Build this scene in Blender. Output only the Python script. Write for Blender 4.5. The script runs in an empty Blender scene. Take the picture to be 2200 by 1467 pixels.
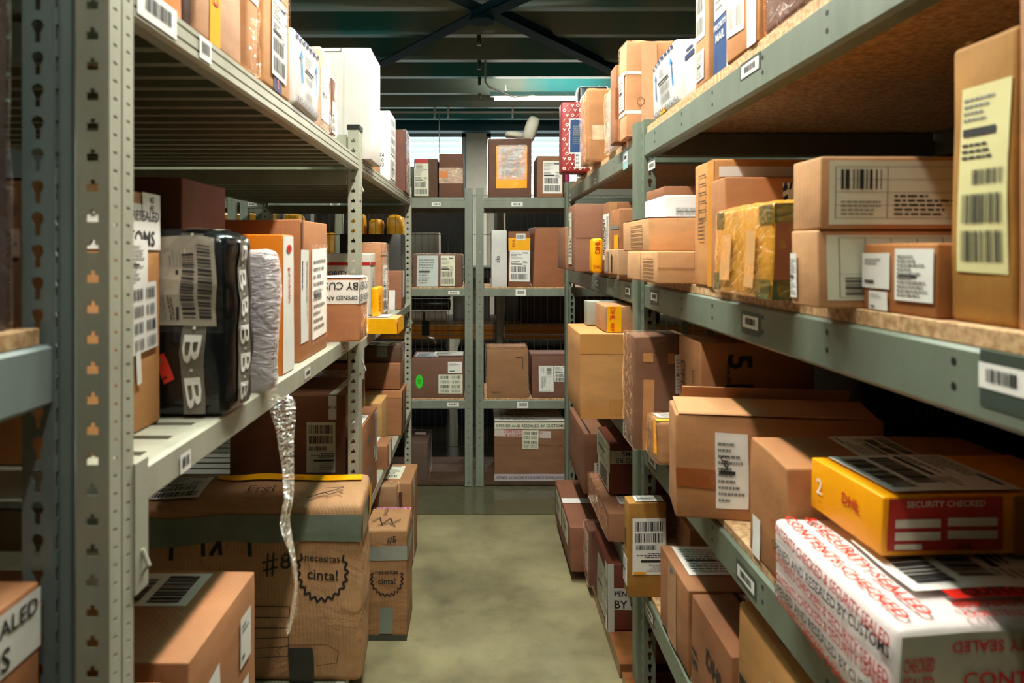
import bpy, math, random
from mathutils import Vector, noise, Matrix
S = bpy.context.scene
COL = S.collection
# ---------------------------------------------------------------- camera, world, exposure
H = 1.45                      # eye height
FP, CX, CY = 1467.0, 1035.0, 543.0      # focal length and axis point for a 2200x1467 picture
cam = bpy.data.cameras.new('camera'); camo = bpy.data.objects.new('camera', cam); COL.objects.link(camo)
cam.sensor_fit = 'HORIZONTAL'; cam.sensor_width = 36.0; cam.lens = 36.0 * FP / 2200
cam.shift_x = (1100 - CX) / 2200; cam.shift_y = -(733.5 - CY) / 2200
camo.location = (0, 0, H); camo.rotation_euler = (math.pi / 2, 0, 0)
cam.clip_start = .02
cam.dof.use_dof = True; cam.dof.focus_distance = 3.3; cam.dof.aperture_fstop = 5.0
S.camera = camo
w = bpy.data.worlds.new('world'); S.world = w; w.use_nodes = True
w.node_tree.nodes['Background'].inputs[0].default_value = (.80, .86, 1, 1)
w.node_tree.nodes['Background'].inputs[1].default_value = .25
S.view_settings.view_transform = 'Standard'; S.view_settings.look = 'None'
S.view_settings.gamma = 1; S.view_settings.use_curve_mapping = False
S.view_settings.exposure = 0.12
LAMP_POWER = 34.0             # watts per tube
# (x, y, z, power factor) of the ceiling tubes
LAMPS = [(-.05, -.1, 2.90, .22), (-.03, 1.2, 2.90, 1.25), (.0, 2.6, 2.90, 1.35), (.68, 6.55, 2.95, 2.2), (-2.6, 6.55, 2.95, .8), (-2.4, 2.2, 2.90, .3)]

def lin(h):
    if isinstance(h, tuple): r = [c / 255 for c in h]
    else: r = [int(h[i:i + 2], 16) / 255 for i in (0, 2, 4)]
    return tuple((c / 12.92 if c <= .04045 else ((c + .055) / 1.055) ** 2.4) for c in r) + (1,)

# ---------------------------------------------------------------- materials
MATS = {}
def nodes(name):
    m = bpy.data.materials.new(name); m.use_nodes = True
    nt = m.node_tree; b = nt.nodes['Principled BSDF']
    return m, nt, b
def vary(nt, b, c, amt=.18, scale=(4, 4, 4), fine=0, bump=.0, bscale=60, coord='Object'):
    tc = nt.nodes.new('ShaderNodeTexCoord'); mp = nt.nodes.new('ShaderNodeMapping')
    mp.inputs['Scale'].default_value = scale
    nt.links.new(tc.outputs[coord], mp.inputs[0])
    n = nt.nodes.new('ShaderNodeTexNoise'); n.inputs['Scale'].default_value = 2.0; n.inputs['Detail'].default_value = 6; n.inputs['Roughness'].default_value = .65
    nt.links.new(mp.outputs[0], n.inputs[0])
    r = nt.nodes.new('ShaderNodeValToRGB'); e = r.color_ramp.elements
    e[0].position = .3; e[1].position = .72
    e[0].color = tuple(x * (1 - amt) for x in c[:3]) + (1,); e[1].color = tuple(min(1, x * (1 + amt)) for x in c[:3]) + (1,)
    nt.links.new(n.outputs[0], r.inputs[0]); nt.links.new(r.outputs[0], b.inputs['Base Color'])
    if bump:
        n2 = nt.nodes.new('ShaderNodeTexNoise'); n2.inputs['Scale'].default_value = bscale; n2.inputs['Detail'].default_value = 4
        nt.links.new(tc.outputs[coord], n2.inputs[0])
        bp = nt.nodes.new('ShaderNodeBump'); bp.inputs['Strength'].default_value = bump; bp.inputs['Distance'].default_value = .004
        nt.links.new(n2.outputs[0], bp.inputs['Height']); nt.links.new(bp.outputs[0], b.inputs['Normal'])
    return tc
def card(c='BE8A5E', rough=.75, corr=True):
    k = ('card', c, rough)
    if k in MATS: return MATS[k]
    m, nt, b = nodes('cardboard_' + c)
    q = lin(c); q = (q[0] * .86, q[1] * .85, q[2] * .80, 1)
    tc = vary(nt, b, q, .16, (3, 3, 9), bump=0)
    b.inputs['Roughness'].default_value = rough
    w1 = nt.nodes.new('ShaderNodeTexWave'); w1.bands_direction = 'DIAGONAL'; w1.inputs['Scale'].default_value = 55; w1.inputs['Distortion'].default_value = .4
    mp = nt.nodes.new('ShaderNodeMapping'); mp.inputs['Scale'].default_value = (1, 1, .02)
    nt.links.new(tc.outputs['Object'], mp.inputs[0]); nt.links.new(mp.outputs[0], w1.inputs[0])
    n2 = nt.nodes.new('ShaderNodeTexNoise'); n2.inputs['Scale'].default_value = 22; n2.inputs['Detail'].default_value = 5
    nt.links.new(tc.outputs['Object'], n2.inputs[0])
    ad = nt.nodes.new('ShaderNodeMath'); ad.operation = 'MULTIPLY_ADD'; ad.inputs[1].default_value = .07
    nt.links.new(w1.outputs['Fac'], ad.inputs[0]); nt.links.new(n2.outputs[0], ad.inputs[2])
    bp = nt.nodes.new('ShaderNodeBump'); bp.inputs['Strength'].default_value = .35; bp.inputs['Distance'].default_value = .004
    nt.links.new(ad.outputs[0], bp.inputs['Height']); nt.links.new(bp.outputs[0], b.inputs['Normal'])
    MATS[k] = m; return m
def plain(c, rough=.5, metal=0, name=None, amt=.06, bump=0, bscale=60, spec=.5):
    k = ('plain', c, rough, metal, bump)
    if k in MATS: return MATS[k]
    m, nt, b = nodes(name or ('paint_' + str(c)))
    vary(nt, b, lin(c), amt, (5, 5, 5), bump=bump, bscale=bscale)
    b.inputs['Roughness'].default_value = rough; b.inputs['Metallic'].default_value = metal
    b.inputs['Specular IOR Level'].default_value = spec
    MATS[k] = m; return m
def emit(c, s, name):
    k = ('emit', c, s)
    if k in MATS: return MATS[k]
    m, nt, b = nodes(name)
    b.inputs['Base Color'].default_value = lin(c); b.inputs['Emission Color'].default_value = lin(c); b.inputs['Emission Strength'].default_value = s
    MATS[k] = m; return m
def film(name='clear_film', alpha=.02, tint='F2F0EC', rough=.05, scale=16, strength=.8):
    k = ('film', name)
    if k in MATS: return MATS[k]
    m = bpy.data.materials.new(name); m.use_nodes = True; nt = m.node_tree; nt.nodes.clear()
    o = nt.nodes.new('ShaderNodeOutputMaterial'); t = nt.nodes.new('ShaderNodeBsdfTransparent')
    p = nt.nodes.new('ShaderNodeBsdfPrincipled'); p.inputs['Base Color'].default_value = lin(tint); p.inputs['Roughness'].default_value = rough; p.inputs['Specular IOR Level'].default_value = 1.0
    tc = nt.nodes.new('ShaderNodeTexCoord'); n = nt.nodes.new('ShaderNodeTexNoise'); n.inputs['Scale'].default_value = scale; n.inputs['Detail'].default_value = 3; n.inputs['Distortion'].default_value = 1.2
    mp = nt.nodes.new('ShaderNodeMapping'); mp.inputs['Scale'].default_value = (1, 1, 2.2)
    nt.links.new(tc.outputs['Object'], mp.inputs[0]); nt.links.new(mp.outputs[0], n.inputs[0])
    bp = nt.nodes.new('ShaderNodeBump'); bp.inputs['Strength'].default_value = strength; bp.inputs['Distance'].default_value = .014
    nt.links.new(n.outputs[0], bp.inputs['Height']); nt.links.new(bp.outputs[0], p.inputs['Normal'])
    g = nt.nodes.new('ShaderNodeBsdfGlossy'); g.inputs['Roughness'].default_value = rough; nt.links.new(bp.outputs[0], g.inputs['Normal'])
    lw = nt.nodes.new('ShaderNodeFresnel'); lw.inputs[0].default_value = 1.42; nt.links.new(bp.outputs[0], lw.inputs['Normal'])
    m1 = nt.nodes.new('ShaderNodeMath'); m1.operation = 'MULTIPLY_ADD'; m1.inputs[1].default_value = .9; m1.inputs[2].default_value = -.075; m1.use_clamp = True
    nt.links.new(lw.outputs[0], m1.inputs[0])
    mx2 = nt.nodes.new('ShaderNodeMixShader'); mx2.inputs[0].default_value = alpha
    nt.links.new(t.outputs[0], mx2.inputs[1]); nt.links.new(p.outputs[0], mx2.inputs[2])
    t.inputs[0].default_value = (.97, .97, .97, 1)
    cc = nt.nodes.new('ShaderNodeCombineColor')
    for i in range(3): nt.links.new(m1.outputs[0], cc.inputs[i])
    nt.links.new(cc.outputs[0], g.inputs['Color'])
    mx = nt.nodes.new('ShaderNodeAddShader'); nt.links.new(mx2.outputs[0], mx.inputs[0]); nt.links.new(g.outputs[0], mx.inputs[1])
    nt.links.new(mx.outputs[0], o.inputs[0]); MATS[k] = m; return m
def crumpled(c):
    m = card(c).copy(); m.name = 'crumpled_cardboard_' + c; nt = m.node_tree
    for n in nt.nodes:
        if n.type == 'BUMP': n.inputs['Strength'].default_value = .9; n.inputs['Distance'].default_value = .012
        if n.type == 'MATH': n.inputs[1].default_value = .03
        if n.type == 'TEX_NOISE' and n.inputs['Scale'].default_value > 20: n.inputs['Scale'].default_value = 7; n.inputs['Distortion'].default_value = 1.6
    return m
PAPER = plain('E6E3DC', .55, name='white_paper'); PAPERC = plain('D9D6BE', .55, name='cream_paper'); INK = plain('1C1C1C', .6, name='black_ink')
GREYINK = plain('7C7B76', .6, name='grey_ink'); TAPE = plain('B07A45', .22, name='tan_tape'); TAPEG = plain('7B8074', .3, name='grey_tape')
RED = plain('B3201C', .45, name='red_print'); YEL = plain('F2A800', .35, name='yellow_film'); NAVY = plain('1D2C58', .5, name='navy_print')
GTAPE = plain('6E7868', .28, name='green_grey_tape', amt=.15, bump=.2, bscale=30)
WHITE = plain('CFC8C1', .5, name='white_board'); FILM = film(); FILM2 = film('milky_film', .55, 'D8D2D2', .22, 30, .7)
INKS = dict(k=INK, g=GREYINK, r=RED, n=NAVY, w=PAPER, y=YEL, b=plain('2E7FB8', .5), o=plain('D8301C', .4), c=PAPERC, br=plain('6A452B', .6), gr=plain('35D02A', .5))

def board_mat():
    m, nt, b = nodes('particle_board')
    tc = nt.nodes.new('ShaderNodeTexCoord'); v = nt.nodes.new('ShaderNodeTexVoronoi'); v.inputs['Scale'].default_value = 260
    n = nt.nodes.new('ShaderNodeTexNoise'); n.inputs['Scale'].default_value = 90; n.inputs['Detail'].default_value = 8
    nt.links.new(tc.outputs['Object'], v.inputs[0]); nt.links.new(tc.outputs['Object'], n.inputs[0])
    r = nt.nodes.new('ShaderNodeValToRGB'); e = r.color_ramp.elements
    e[0].position = .36; e[0].color = lin('A67C50'); e[1].position = .62; e[1].color = lin('D8B083')
    nt.links.new(n.outputs[0], r.inputs[0])
    mx = nt.nodes.new('ShaderNodeMix'); mx.data_type = 'RGBA'; mx.blend_type = 'MULTIPLY'; mx.inputs[0].default_value = .12
    nt.links.new(r.outputs[0], mx.inputs[6]); nt.links.new(v.outputs['Color'], mx.inputs[7]); nt.links.new(mx.outputs[2], b.inputs['Base Color'])
    b.inputs['Roughness'].default_value = .7; return m
BOARD = board_mat()
def metal(name, c, rough=.42, streak=.14):
    m, nt, b = nodes(name)
    tc = vary(nt, b, lin(c), streak, (8, 8, 2.0), bump=.05, bscale=140)
    b.inputs['Roughness'].default_value = rough; b.inputs['Specular IOR Level'].default_value = .55
    return m
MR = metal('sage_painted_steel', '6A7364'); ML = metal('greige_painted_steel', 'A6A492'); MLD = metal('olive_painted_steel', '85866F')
MB_ = metal('grey_painted_steel', '7C8072'); MDK = plain('17191A', .4, name='black_plastic'); MBG = metal('blue_grey_steel', '7C8886')

# ---------------------------------------------------------------- mesh builder
class MB:
    def __init__(s): s.v = []; s.f = []; s.m = []
    def q(s, pts, mi=0):
        n = len(s.v); s.v += [tuple(p) for p in pts]; s.f.append(tuple(range(n, n + len(pts)))); s.m.append(mi)
    def box(s, x0, x1, y0, y1, z0, z1, mi=0):
        n = len(s.v)
        s.v += [(x, y, z) for z in (z0, z1) for y in (y0, y1) for x in (x0, x1)]
        for f in ((0, 2, 3, 1), (4, 5, 7, 6), (0, 1, 5, 4), (1, 3, 7, 5), (3, 2, 6, 7), (2, 0, 4, 6)):
            s.f.append(tuple(n + i for i in f)); s.m.append(mi)
    def prism(s, prof, axis, a, b, mi=0, closed=True):
        n = len(s.v); k = len(prof)
        for t in (a, b):
            for p, q in prof:
                s.v.append((t, p, q) if axis == 'X' else ((p, t, q) if axis == 'Y' else (p, q, t)))
        for i in range(k if closed else k - 1):
            j = (i + 1) % k
            s.f.append((n + i, n + j, n + k + j, n + k + i)); s.m.append(mi)
        if closed:
            s.f.append(tuple(n + i for i in reversed(range(k)))); s.f.append(tuple(n + k + i for i in range(k))); s.m += [mi, mi]
    def tube(s, pts, r, seg=8, mi=0):
        n0 = len(s.v); N = len(pts)
        for i, p in enumerate(pts):
            d = (Vector(pts[min(i + 1, N - 1)]) - Vector(pts[max(i - 1, 0)])).normalized()
            up = Vector((0, 0, 1)) if abs(d.z) < .9 else Vector((1, 0, 0))
            a = d.cross(up).normalized(); b = d.cross(a)
            rr = r[i] if isinstance(r, (list, tuple)) else r
            for k in range(seg):
                t = 2 * math.pi * k / seg
                s.v.append(tuple(Vector(p) + a * rr * math.cos(t) + b * rr * math.sin(t)))
        for i in range(N - 1):
            for k in range(seg):
                k2 = (k + 1) % seg
                s.f.append((n0 + i * seg + k, n0 + i * seg + k2, n0 + (i + 1) * seg + k2, n0 + (i + 1) * seg + k)); s.m.append(mi)
        s.f.append(tuple(n0 + k for k in reversed(range(seg)))); s.f.append(tuple(n0 + (N - 1) * seg + k for k in range(seg))); s.m += [mi, mi]
    def build(s, name, mats, parent=None, loc=(0, 0, 0), smooth=False, bevel=0, solid=0):
        me = bpy.data.meshes.new(name); me.from_pydata(s.v, [], s.f)
        mats = mats if isinstance(mats, (list, tuple)) else [mats]
        for m in mats: me.materials.append(m)
        me.polygons.foreach_set('material_index', s.m)
        if smooth: me.polygons.foreach_set('use_smooth', [True] * len(s.f))
        me.update()
        o = bpy.data.objects.new(name, me); COL.objects.link(o); o.location = loc
        if parent:
            o.parent = parent
            if parent.get('category') in ('rack', 'fence'): o.location = -parent.location     # racks are drawn in room coordinates
        if solid:
            md = o.modifiers.new('thickness', 'SOLIDIFY'); md.thickness = solid; md.offset = 0
        if bevel:
            md = o.modifiers.new('soft_edges', 'BEVEL'); md.width = bevel; md.segments = 2; md.limit_method = 'ANGLE'
        return o
def tag(o, label=None, cat=None, group=None, kind=None):
    if label: o['label'] = label
    if cat: o['category'] = cat
    if group: o['group'] = group
    if kind: o['kind'] = kind
    return o
def empty(name, loc, label, cat, group=None):
    o = bpy.data.objects.new(name, None); COL.objects.link(o); o.location = loc; o.empty_display_size = .1
    return tag(o, label, cat, group)

# ---------------------------------------------------------------- lettering
TXT = {}
def text2d(s, bold=.0):
    k = (s, bold)
    if k in TXT: return TXT[k]
    c = bpy.data.curves.new('lettering', 'FONT'); c.body = s; c.resolution_u = 2; c.offset = bold * .4; c.size = 1
    o = bpy.data.objects.new('lettering', c); COL.objects.link(o)
    me = o.evaluated_get(bpy.context.evaluated_depsgraph_get()).to_mesh()
    V = [(v.co.x, v.co.y) for v in me.vertices]; Fc = [tuple(p.vertices) for p in me.polygons]
    bpy.data.objects.remove(o); bpy.data.curves.remove(c)
    if V:
        x0 = min(v[0] for v in V); x1 = max(v[0] for v in V); y0 = min(v[1] for v in V); y1 = max(v[1] for v in V)
    else: x0 = y0 = 0; x1 = y1 = 1
    TXT[k] = ([((v[0] - x0) / (x1 - x0), (v[1] - y0) / (y1 - y0)) for v in V], Fc, (x1 - x0) / (y1 - y0)); return TXT[k]

class Flat:
    """a flat design in metres on a w x h sheet: list of (points, material key, layer)"""
    def __init__(s, w, h, rnd): s.w = w; s.h = h; s.p = []; s.rnd = rnd
    def rect(s, x0, y0, x1, y1, m, l=1): s.p.append(([(x0, y0), (x1, y0), (x1, y1), (x0, y1)], m, l))
    def text(s, t, x0, y0, x1, y1, m='k', bold=.0, fit=False, l=1, flip=False, mir=False):
        V, Fc, asp = text2d(t, bold)
        w, h = x1 - x0, y1 - y0
        if not fit:
            if w / h > asp: nw = h * asp; x0 += (w - nw) / 2; w = nw
            else: nh = w / asp; y0 += (h - nh) / 2; h = nh
        for f in Fc:
            s.p.append(([((x0 + w * (1 - V[i][0]) if flip else x0 + w * V[i][0]), (y0 + h * (1 - V[i][1]) if flip else y0 + h * V[i][1])) for i in f], m, l))
    def bars(s, x0, y0, x1, y1, m='k', n=None):
        x = x0; n = n or 26; u = (x1 - x0) / n / 1.9
        while x < x1:
            a = u * s.rnd.choice([.7, .7, 1.3, 2]); s.rect(x, y0, min(x1, x + a), y1, m); x += a + u * s.rnd.choice([.7, 1, 1.6])
    def lines(s, x0, y0, x1, y1, n, m='g'):
        d = (y1 - y0) / n
        for i in range(n):
            x = x0; yy = y0 + d * i; e = x0 + (x1 - x0) * s.rnd.uniform(.45, 1)
            while x < e:
                a = (x1 - x0) * s.rnd.uniform(.05, .16); s.rect(x, yy, min(e, x + a), yy + d * .42, m); x += a + (x1 - x0) * .025

def style(fl, st, o):
    w, h, r = fl.w, fl.h, fl.rnd
    ink = o.get('ink', 'k')
    if st == 'ship':
        fl.lines(.06 * w, .72 * h, .7 * w, .95 * h, 5); fl.rect(.6 * w, .9 * h, .9 * w, .93 * h, 'n')
        fl.lines(.06 * w, .6 * h, .6 * w, .68 * h, 2, 'k'); fl.rect(.06 * w, .535 * h, .62 * w, .575 * h, 'k')
        fl.lines(.66 * w, .5 * h, .92 * w, .68 * h, 4)
        fl.bars(.08 * w, .3 * h, .8 * w, .48 * h, ink); fl.bars(.08 * w, .06 * h, .9 * w, .25 * h, ink)
    elif st == 'ship2':
        fl.lines(.06 * w, .82 * h, .8 * w, .96 * h, 4); fl.rect(.06 * w, .74 * h, .75 * w, .78 * h, 'k'); fl.lines(.06 * w, .62 * h, .9 * w, .72 * h, 3, 'k')
        fl.bars(.3 * w, .48 * h, .92 * w, .56 * h, ink); fl.bars(.1 * w, .27 * h, .92 * w, .43 * h, ink); fl.bars(.1 * w, .06 * h, .92 * w, .23 * h, ink)
    elif st == 'bars': fl.bars(.1 * w, .2 * h, .9 * w, .8 * h, ink, 18)
    elif st == 'chip': fl.bars(.22 * w, .22 * h, .78 * w, .8 * h, ink, 14)
    elif st == 'grid':
        for i in range(2):
            for j in range(4): fl.bars((.08 + .47 * i) * w, (.05 + .24 * j) * h, (.45 + .47 * i) * w, (.21 + .24 * j) * h, ink if j % 2 else 'g', 12)
    elif st == 'doc':
        fl.lines(.08 * w, .1 * h, .9 * w, .92 * h, 10); fl.rect(.1 * w, .45 * h, .6 * w, .5 * h, 'k')
    elif st == 'form':
        for i in range(5): fl.rect(.04 * w, (.1 + .2 * i) * h, .96 * w, (.107 + .2 * i) * h, 'g')
        for i in (.04, .4, .96): fl.rect(i * w, .1 * h, i * w + .006 * w, .9 * h, 'g')
        fl.lines(.45 * w, .15 * h, .92 * w, .5 * h, 5, 'k'); fl.bars(.08 * w, .55 * h, .36 * w, .86 * h, 'k', 10); fl.lines(.08 * w, .15 * h, .36 * w, .4 * h, 4)
    elif st == 'few': fl.lines(.12 * w, .7 * h, .8 * w, .9 * h, 2, 'g'); fl.lines(.12 * w, .15 * h, .5 * w, .35 * h, 1, 'k')
    elif st == 'text':
        T = o['t']; T = T if isinstance(T, list) else [T]; n = len(T)
        mg = o.get('mg', .12)
        for i, t in enumerate(T):
            y0 = h * (1 - (i + 1) / n) + h / n * mg; y1 = h * (1 - i / n) - h / n * mg
            reps = o.get('reps', 1)
            for k in range(reps):
                fl.text(t, w * (k / reps) + w * .02, y0, w * ((k + 1) / reps) - w * .02, y1, o.get('ink', 'k'), o.get('bold', .02), o.get('fit', False), flip=o.get('flip', False))
    elif st == 'star':
        N = 22; P = []
        for i in range(2 * N):
            a = math.pi * i / N; rr = (1.0 if i % 2 == 0 else .84); P.append((w / 2 + rr * w / 2 * math.cos(a), h / 2 + rr * h / 2 * math.sin(a)))
        for i in range(2 * N):
            a, b = P[i], P[(i + 1) % (2 * N)]
            if a[1] > h * o.get('cut', .7) and b[1] > h * o.get('cut', .7): continue
            dx, dy = b[0] - a[0], b[1] - a[1]; L = math.hypot(dx, dy); t = o.get('lw', .003); nx, ny = -dy / L * t, dx / L * t
            fl.p.append(([(a[0] - nx, a[1] - ny), (b[0] - nx, b[1] - ny), (b[0] + nx, b[1] + ny), (a[0] + nx, a[1] + ny)], 'k', 1))
        T = o['t']
        for i, t in enumerate(T): fl.text(t, .16 * w, h * (.62 - .26 * i), .84 * w, h * (.62 - .26 * i) + .17 * h, 'k', .02)
    elif st == 'scrawl':
        for stroke in o['s']:
            for a, b in zip(stroke, stroke[1:]):
                a = (a[0] * w, a[1] * h); b = (b[0] * w, b[1] * h); dx, dy = b[0] - a[0], b[1] - a[1]; L = math.hypot(dx, dy) or 1e-6; t = o.get('lw', .0016); nx, ny = -dy / L * t, dx / L * t
                fl.p.append(([(a[0] - nx, a[1] - ny), (b[0] - nx, b[1] - ny), (b[0] + nx, b[1] + ny), (a[0] + nx, a[1] + ny)], o.get('ink', 'k'), 1))
    elif st == 'ladder':
        for i in range(6): fl.rect(0, h * i / 5 - .0012, w, h * i / 5 + .0012, ink)
        fl.rect(w - .0012, 0, w + .0012, h, ink); fl.rect(-.0012, 0, .0012, h, ink)
    elif st == 'security':
        fl.text('SECURITY CHECKED', .05 * w, .83 * h, .95 * w, .95 * h, 'c', .02)
        fl.rect(.06 * w, .44 * h, .46 * w, .6 * h, 'c'); fl.rect(.52 * w, .46 * h, .95 * w, .62 * h, 'c'); fl.rect(.06 * w, .2 * h, .46 * w, .36 * h, 'c')
        fl.rect(.52 * w, .22 * h, .95 * w, .38 * h, 'c'); fl.rect(.06 * w, .03 * h, .3 * w, .13 * h, 'c'); fl.text('DHL', .45 * w, .03 * h, .9 * w, .14 * h, 'k', .05)
    elif st == 'redpattern':
        fl2 = fl
        for i in range(8):
            for j in range(14):
                cx, cy = (i + .5 + .5 * (j % 2)) * w / 8, (j + .5) * h / 14
                if cx > w: continue
                k = (i + j) % 3; rr = w / 24
                if k == 0:
                    fl2.p.append(([(cx + rr * math.cos(a * math.pi / 4), cy + rr * math.sin(a * math.pi / 4)) for a in range(8)], 'c', 1))
                    fl2.p.append(([(cx + rr * .5 * math.cos(a * math.pi / 4), cy + rr * .5 * math.sin(a * math.pi / 4)) for a in range(8)], 'r', 2))
                elif k == 1:
                    for a in (math.pi / 4, -math.pi / 4):
                        dx, dy = math.cos(a) * rr * 1.3, math.sin(a) * rr * 1.3; t = .001
                        fl2.p.append(([(cx - dx - t, cy - dy), (cx - dx + t, cy - dy), (cx + dx + t, cy + dy), (cx + dx - t, cy + dy)], 'c', 1)); break
                else:
                    fl2.p.append(([(cx - rr, cy + rr * .8), (cx, cy - rr), (cx + rr, cy + rr * .8), (cx, cy + rr * .3)], 'c', 1))
    elif st == 'airmail':
        fl.lines(.2 * w, .1 * h, .8 * w, .5 * h, 3, 'k')
        n = 12
        for i in range(n):
            x = w * i / n; fl.p.append(([(x, h * .88), (x + w / n * .45, h * .88), (x + w / n * .8, h), (x + w / n * .35, h)], 'n', 1))
        for i in range(6):
            y = h * i / 6; fl.p.append(([(0, y), (w * .07, y + h * .05), (w * .07, y + h * .13), (0, y + h * .08)], 'n', 1))
        fl.rect(.9 * w, 0, w, .8 * h, 'o')
    elif st == 'bstrap':
        n = o.get('n', 5)
        for i in range(n):
            V, Fc, asp = text2d('B', .03); a0, a1 = h * (i + .12) / n, h * (i + .80) / n
            for f in Fc: fl.p.append(([(w * (.14 + .72 * V[q][1]), a1 - (a1 - a0) * V[q][0]) for q in f], 'w', 1))
        for i in range(n): fl.rect(.44 * w, h * (i + .93) / n, .56 * w, h * (i + .99) / n, 'w')
    elif st == 'arrow':
        for x in (.18, .85):
            fl.rect((x - .02) * w, .3 * h, (x + .02) * w, .7 * h, 'b'); fl.p.append(([((x - .06) * w, .68 * h), ((x + .06) * w, .68 * h), (x * w, .8 * h)], 'b', 1))
        fl.rect(.3 * w, .52 * h, .7 * w, .56 * h, 'k'); fl.bars(.34 * w, .34 * h, .7 * w, .48 * h, 'g'); fl.bars(.34 * w, .15 * h, .7 * w, .3 * h, 'g')
        fl.lines(.34 * w, .62 * h, .7 * w, .82 * h, 5)
        for i in range(7): fl.text('M', (i / 7 + .02) * w, .9 * h, ((i + 1) / 7 - .02) * w, .99 * h, 'n', .04, fit=True)
        for i in range(7): fl.text('U', (i / 7 + .02) * w, .01 * h, ((i + 1) / 7 - .02) * w, .08 * h, 'n', .04, fit=True)
    elif st == 'circle':
        fl.p.append(([(w / 2 + w / 2 * math.cos(i * math.pi / 12), h / 2 + h / 2 * math.sin(i * math.pi / 12)) for i in range(24)], o.get('ink', 'gr'), 1))
        for i in range(3): fl.rect(w * .25, h * (.35 + .12 * i), w * .75, h * (.38 + .12 * i), 'k', 2)

# ---------------------------------------------------------------- boxes
class Shape:
    def __init__(s, sx, sy, sz, side, amp, freq, seed, jit, bulge, back_up=0):
        s.d = (sx, sy, sz); s.side = side; s.amp = amp; s.freq = freq; s.seed = Vector((seed * 7.3, seed * 3.1, seed * 1.7))
        rnd = random.Random(seed); s.j = {}
        for i in range(8): s.j[i] = Vector((rnd.uniform(-1, 1), rnd.uniform(-1, 1), rnd.uniform(-1, .3) if i >= 4 else 0)) * (jit if i >= 4 else jit * .5)
        s.bulge = bulge; s.back_up = back_up
    def D(s, p):
        sx, sy, sz = s.d
        u = max(0, min(1, p.x / sx + .5)); v = max(0, min(1, p.y / sy + .5)); t = max(0, min(1, p.z / sz))
        o = Vector((0, 0, 0))
        for i in range(8):
            o += s.j[i] * ((u if i & 1 else 1 - u) * (v if i & 2 else 1 - v) * (t if i & 4 else 1 - t))
        if s.amp:
            n = noise.noise_vector(p * s.freq + s.seed) * s.amp
            if t < .02: n.z = abs(n.z) * .2
            n *= min(1, t * 6 + .15)
            o += n
        if s.bulge:
            bu = 16 * u * (1 - u) * t * (1 - t); bv = 16 * v * (1 - v) * t * (1 - t); bt = 16 * u * (1 - u) * v * (1 - v)
            o += Vector(((u - .5) * 2 * bv * s.bulge, (v - .5) * 2 * bu * s.bulge, (bt * s.bulge * 1.2 if t > .5 else 0)))
        o.z += s.back_up * v * t
        return o
    def frame(s, f):
        sx, sy, sz = s.d
        if f == 'F': return Vector((-sx / 2, -sy / 2, 0)), Vector((1, 0, 0)), Vector((0, 0, 1)), Vector((0, -1, 0)), sx, sz
        if f == 'T': return Vector((-sx / 2, -sy / 2, sz)), Vector((1, 0, 0)), Vector((0, 1, 0)), Vector((0, 0, 1)), sx, sy
        if s.side == 'R': return Vector((-sx / 2, sy / 2, 0)), Vector((0, -1, 0)), Vector((0, 0, 1)), Vector((-1, 0, 0)), sy, sz
        return Vector((sx / 2, -sy / 2, 0)), Vector((0, 1, 0)), Vector((0, 0, 1)), Vector((1, 0, 0)), sy, sz
def rounded(sh, r, grow=0, div=.06, extra=0, ex_f=30):
    sx, sy, sz = (d + 2 * grow for d in sh.d); hx, hy, hz = sx / 2, sy / 2, sz / 2
    r = min(r, hx * .9, hy * .9, hz * .9)
    def axis(h):
        n = max(1, min(14, round(2 * (h - r) / div)))
        return [-h, -h + r * .35] + [-h + r + 2 * (h - r) * i / n for i in range(n + 1)] + [h - r * .35, h]
    A = [axis(hx), axis(hy), axis(hz)]; mb = MB(); idx = {}
    def vert(p):
        k = (round(p[0], 5), round(p[1], 5), round(p[2], 5))
        if k in idx: return idx[k]
        P = Vector(p); inn = Vector((max(-hx + r, min(hx - r, P.x)), max(-hy + r, min(hy - r, P.y)), max(-hz + r, min(hz - r, P.z))))
        d = P - inn; nn = d.normalized() if d.length > 1e-9 else Vector((0, 0, 0)); P = inn + nn * r
        P.z += sh.d[2] / 2
        Q = P + sh.D(P)
        if extra:
            Q += nn * (noise.noise(P * ex_f + sh.seed) * extra + abs(noise.noise(P * ex_f * 2.3 + sh.seed)) * extra * .6)
        if Q.z < 0.0: Q.z = 0.0
        idx[k] = len(mb.v); mb.v.append(tuple(Q)); return idx[k]
    for ax in range(3):
        a, b = A[(ax + 1) % 3], A[(ax + 2) % 3]
        for sgn in (-1, 1):
            c = (hx, hy, hz)[ax] * sgn
            for i in range(len(a) - 1):
                for j in range(len(b) - 1):
                    q = []
                    for (u, v) in ((a[i], b[j]), (a[i + 1], b[j]), (a[i + 1], b[j + 1]), (a[i], b[j + 1])):
                        p = [0, 0, 0]; p[ax] = c; p[(ax + 1) % 3] = u; p[(ax + 2) % 3] = v; q.append(vert(p))
                    if sgn < 0: q.reverse()
                    mb.f.append(tuple(q)); mb.m.append(0)
    return mb
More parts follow.
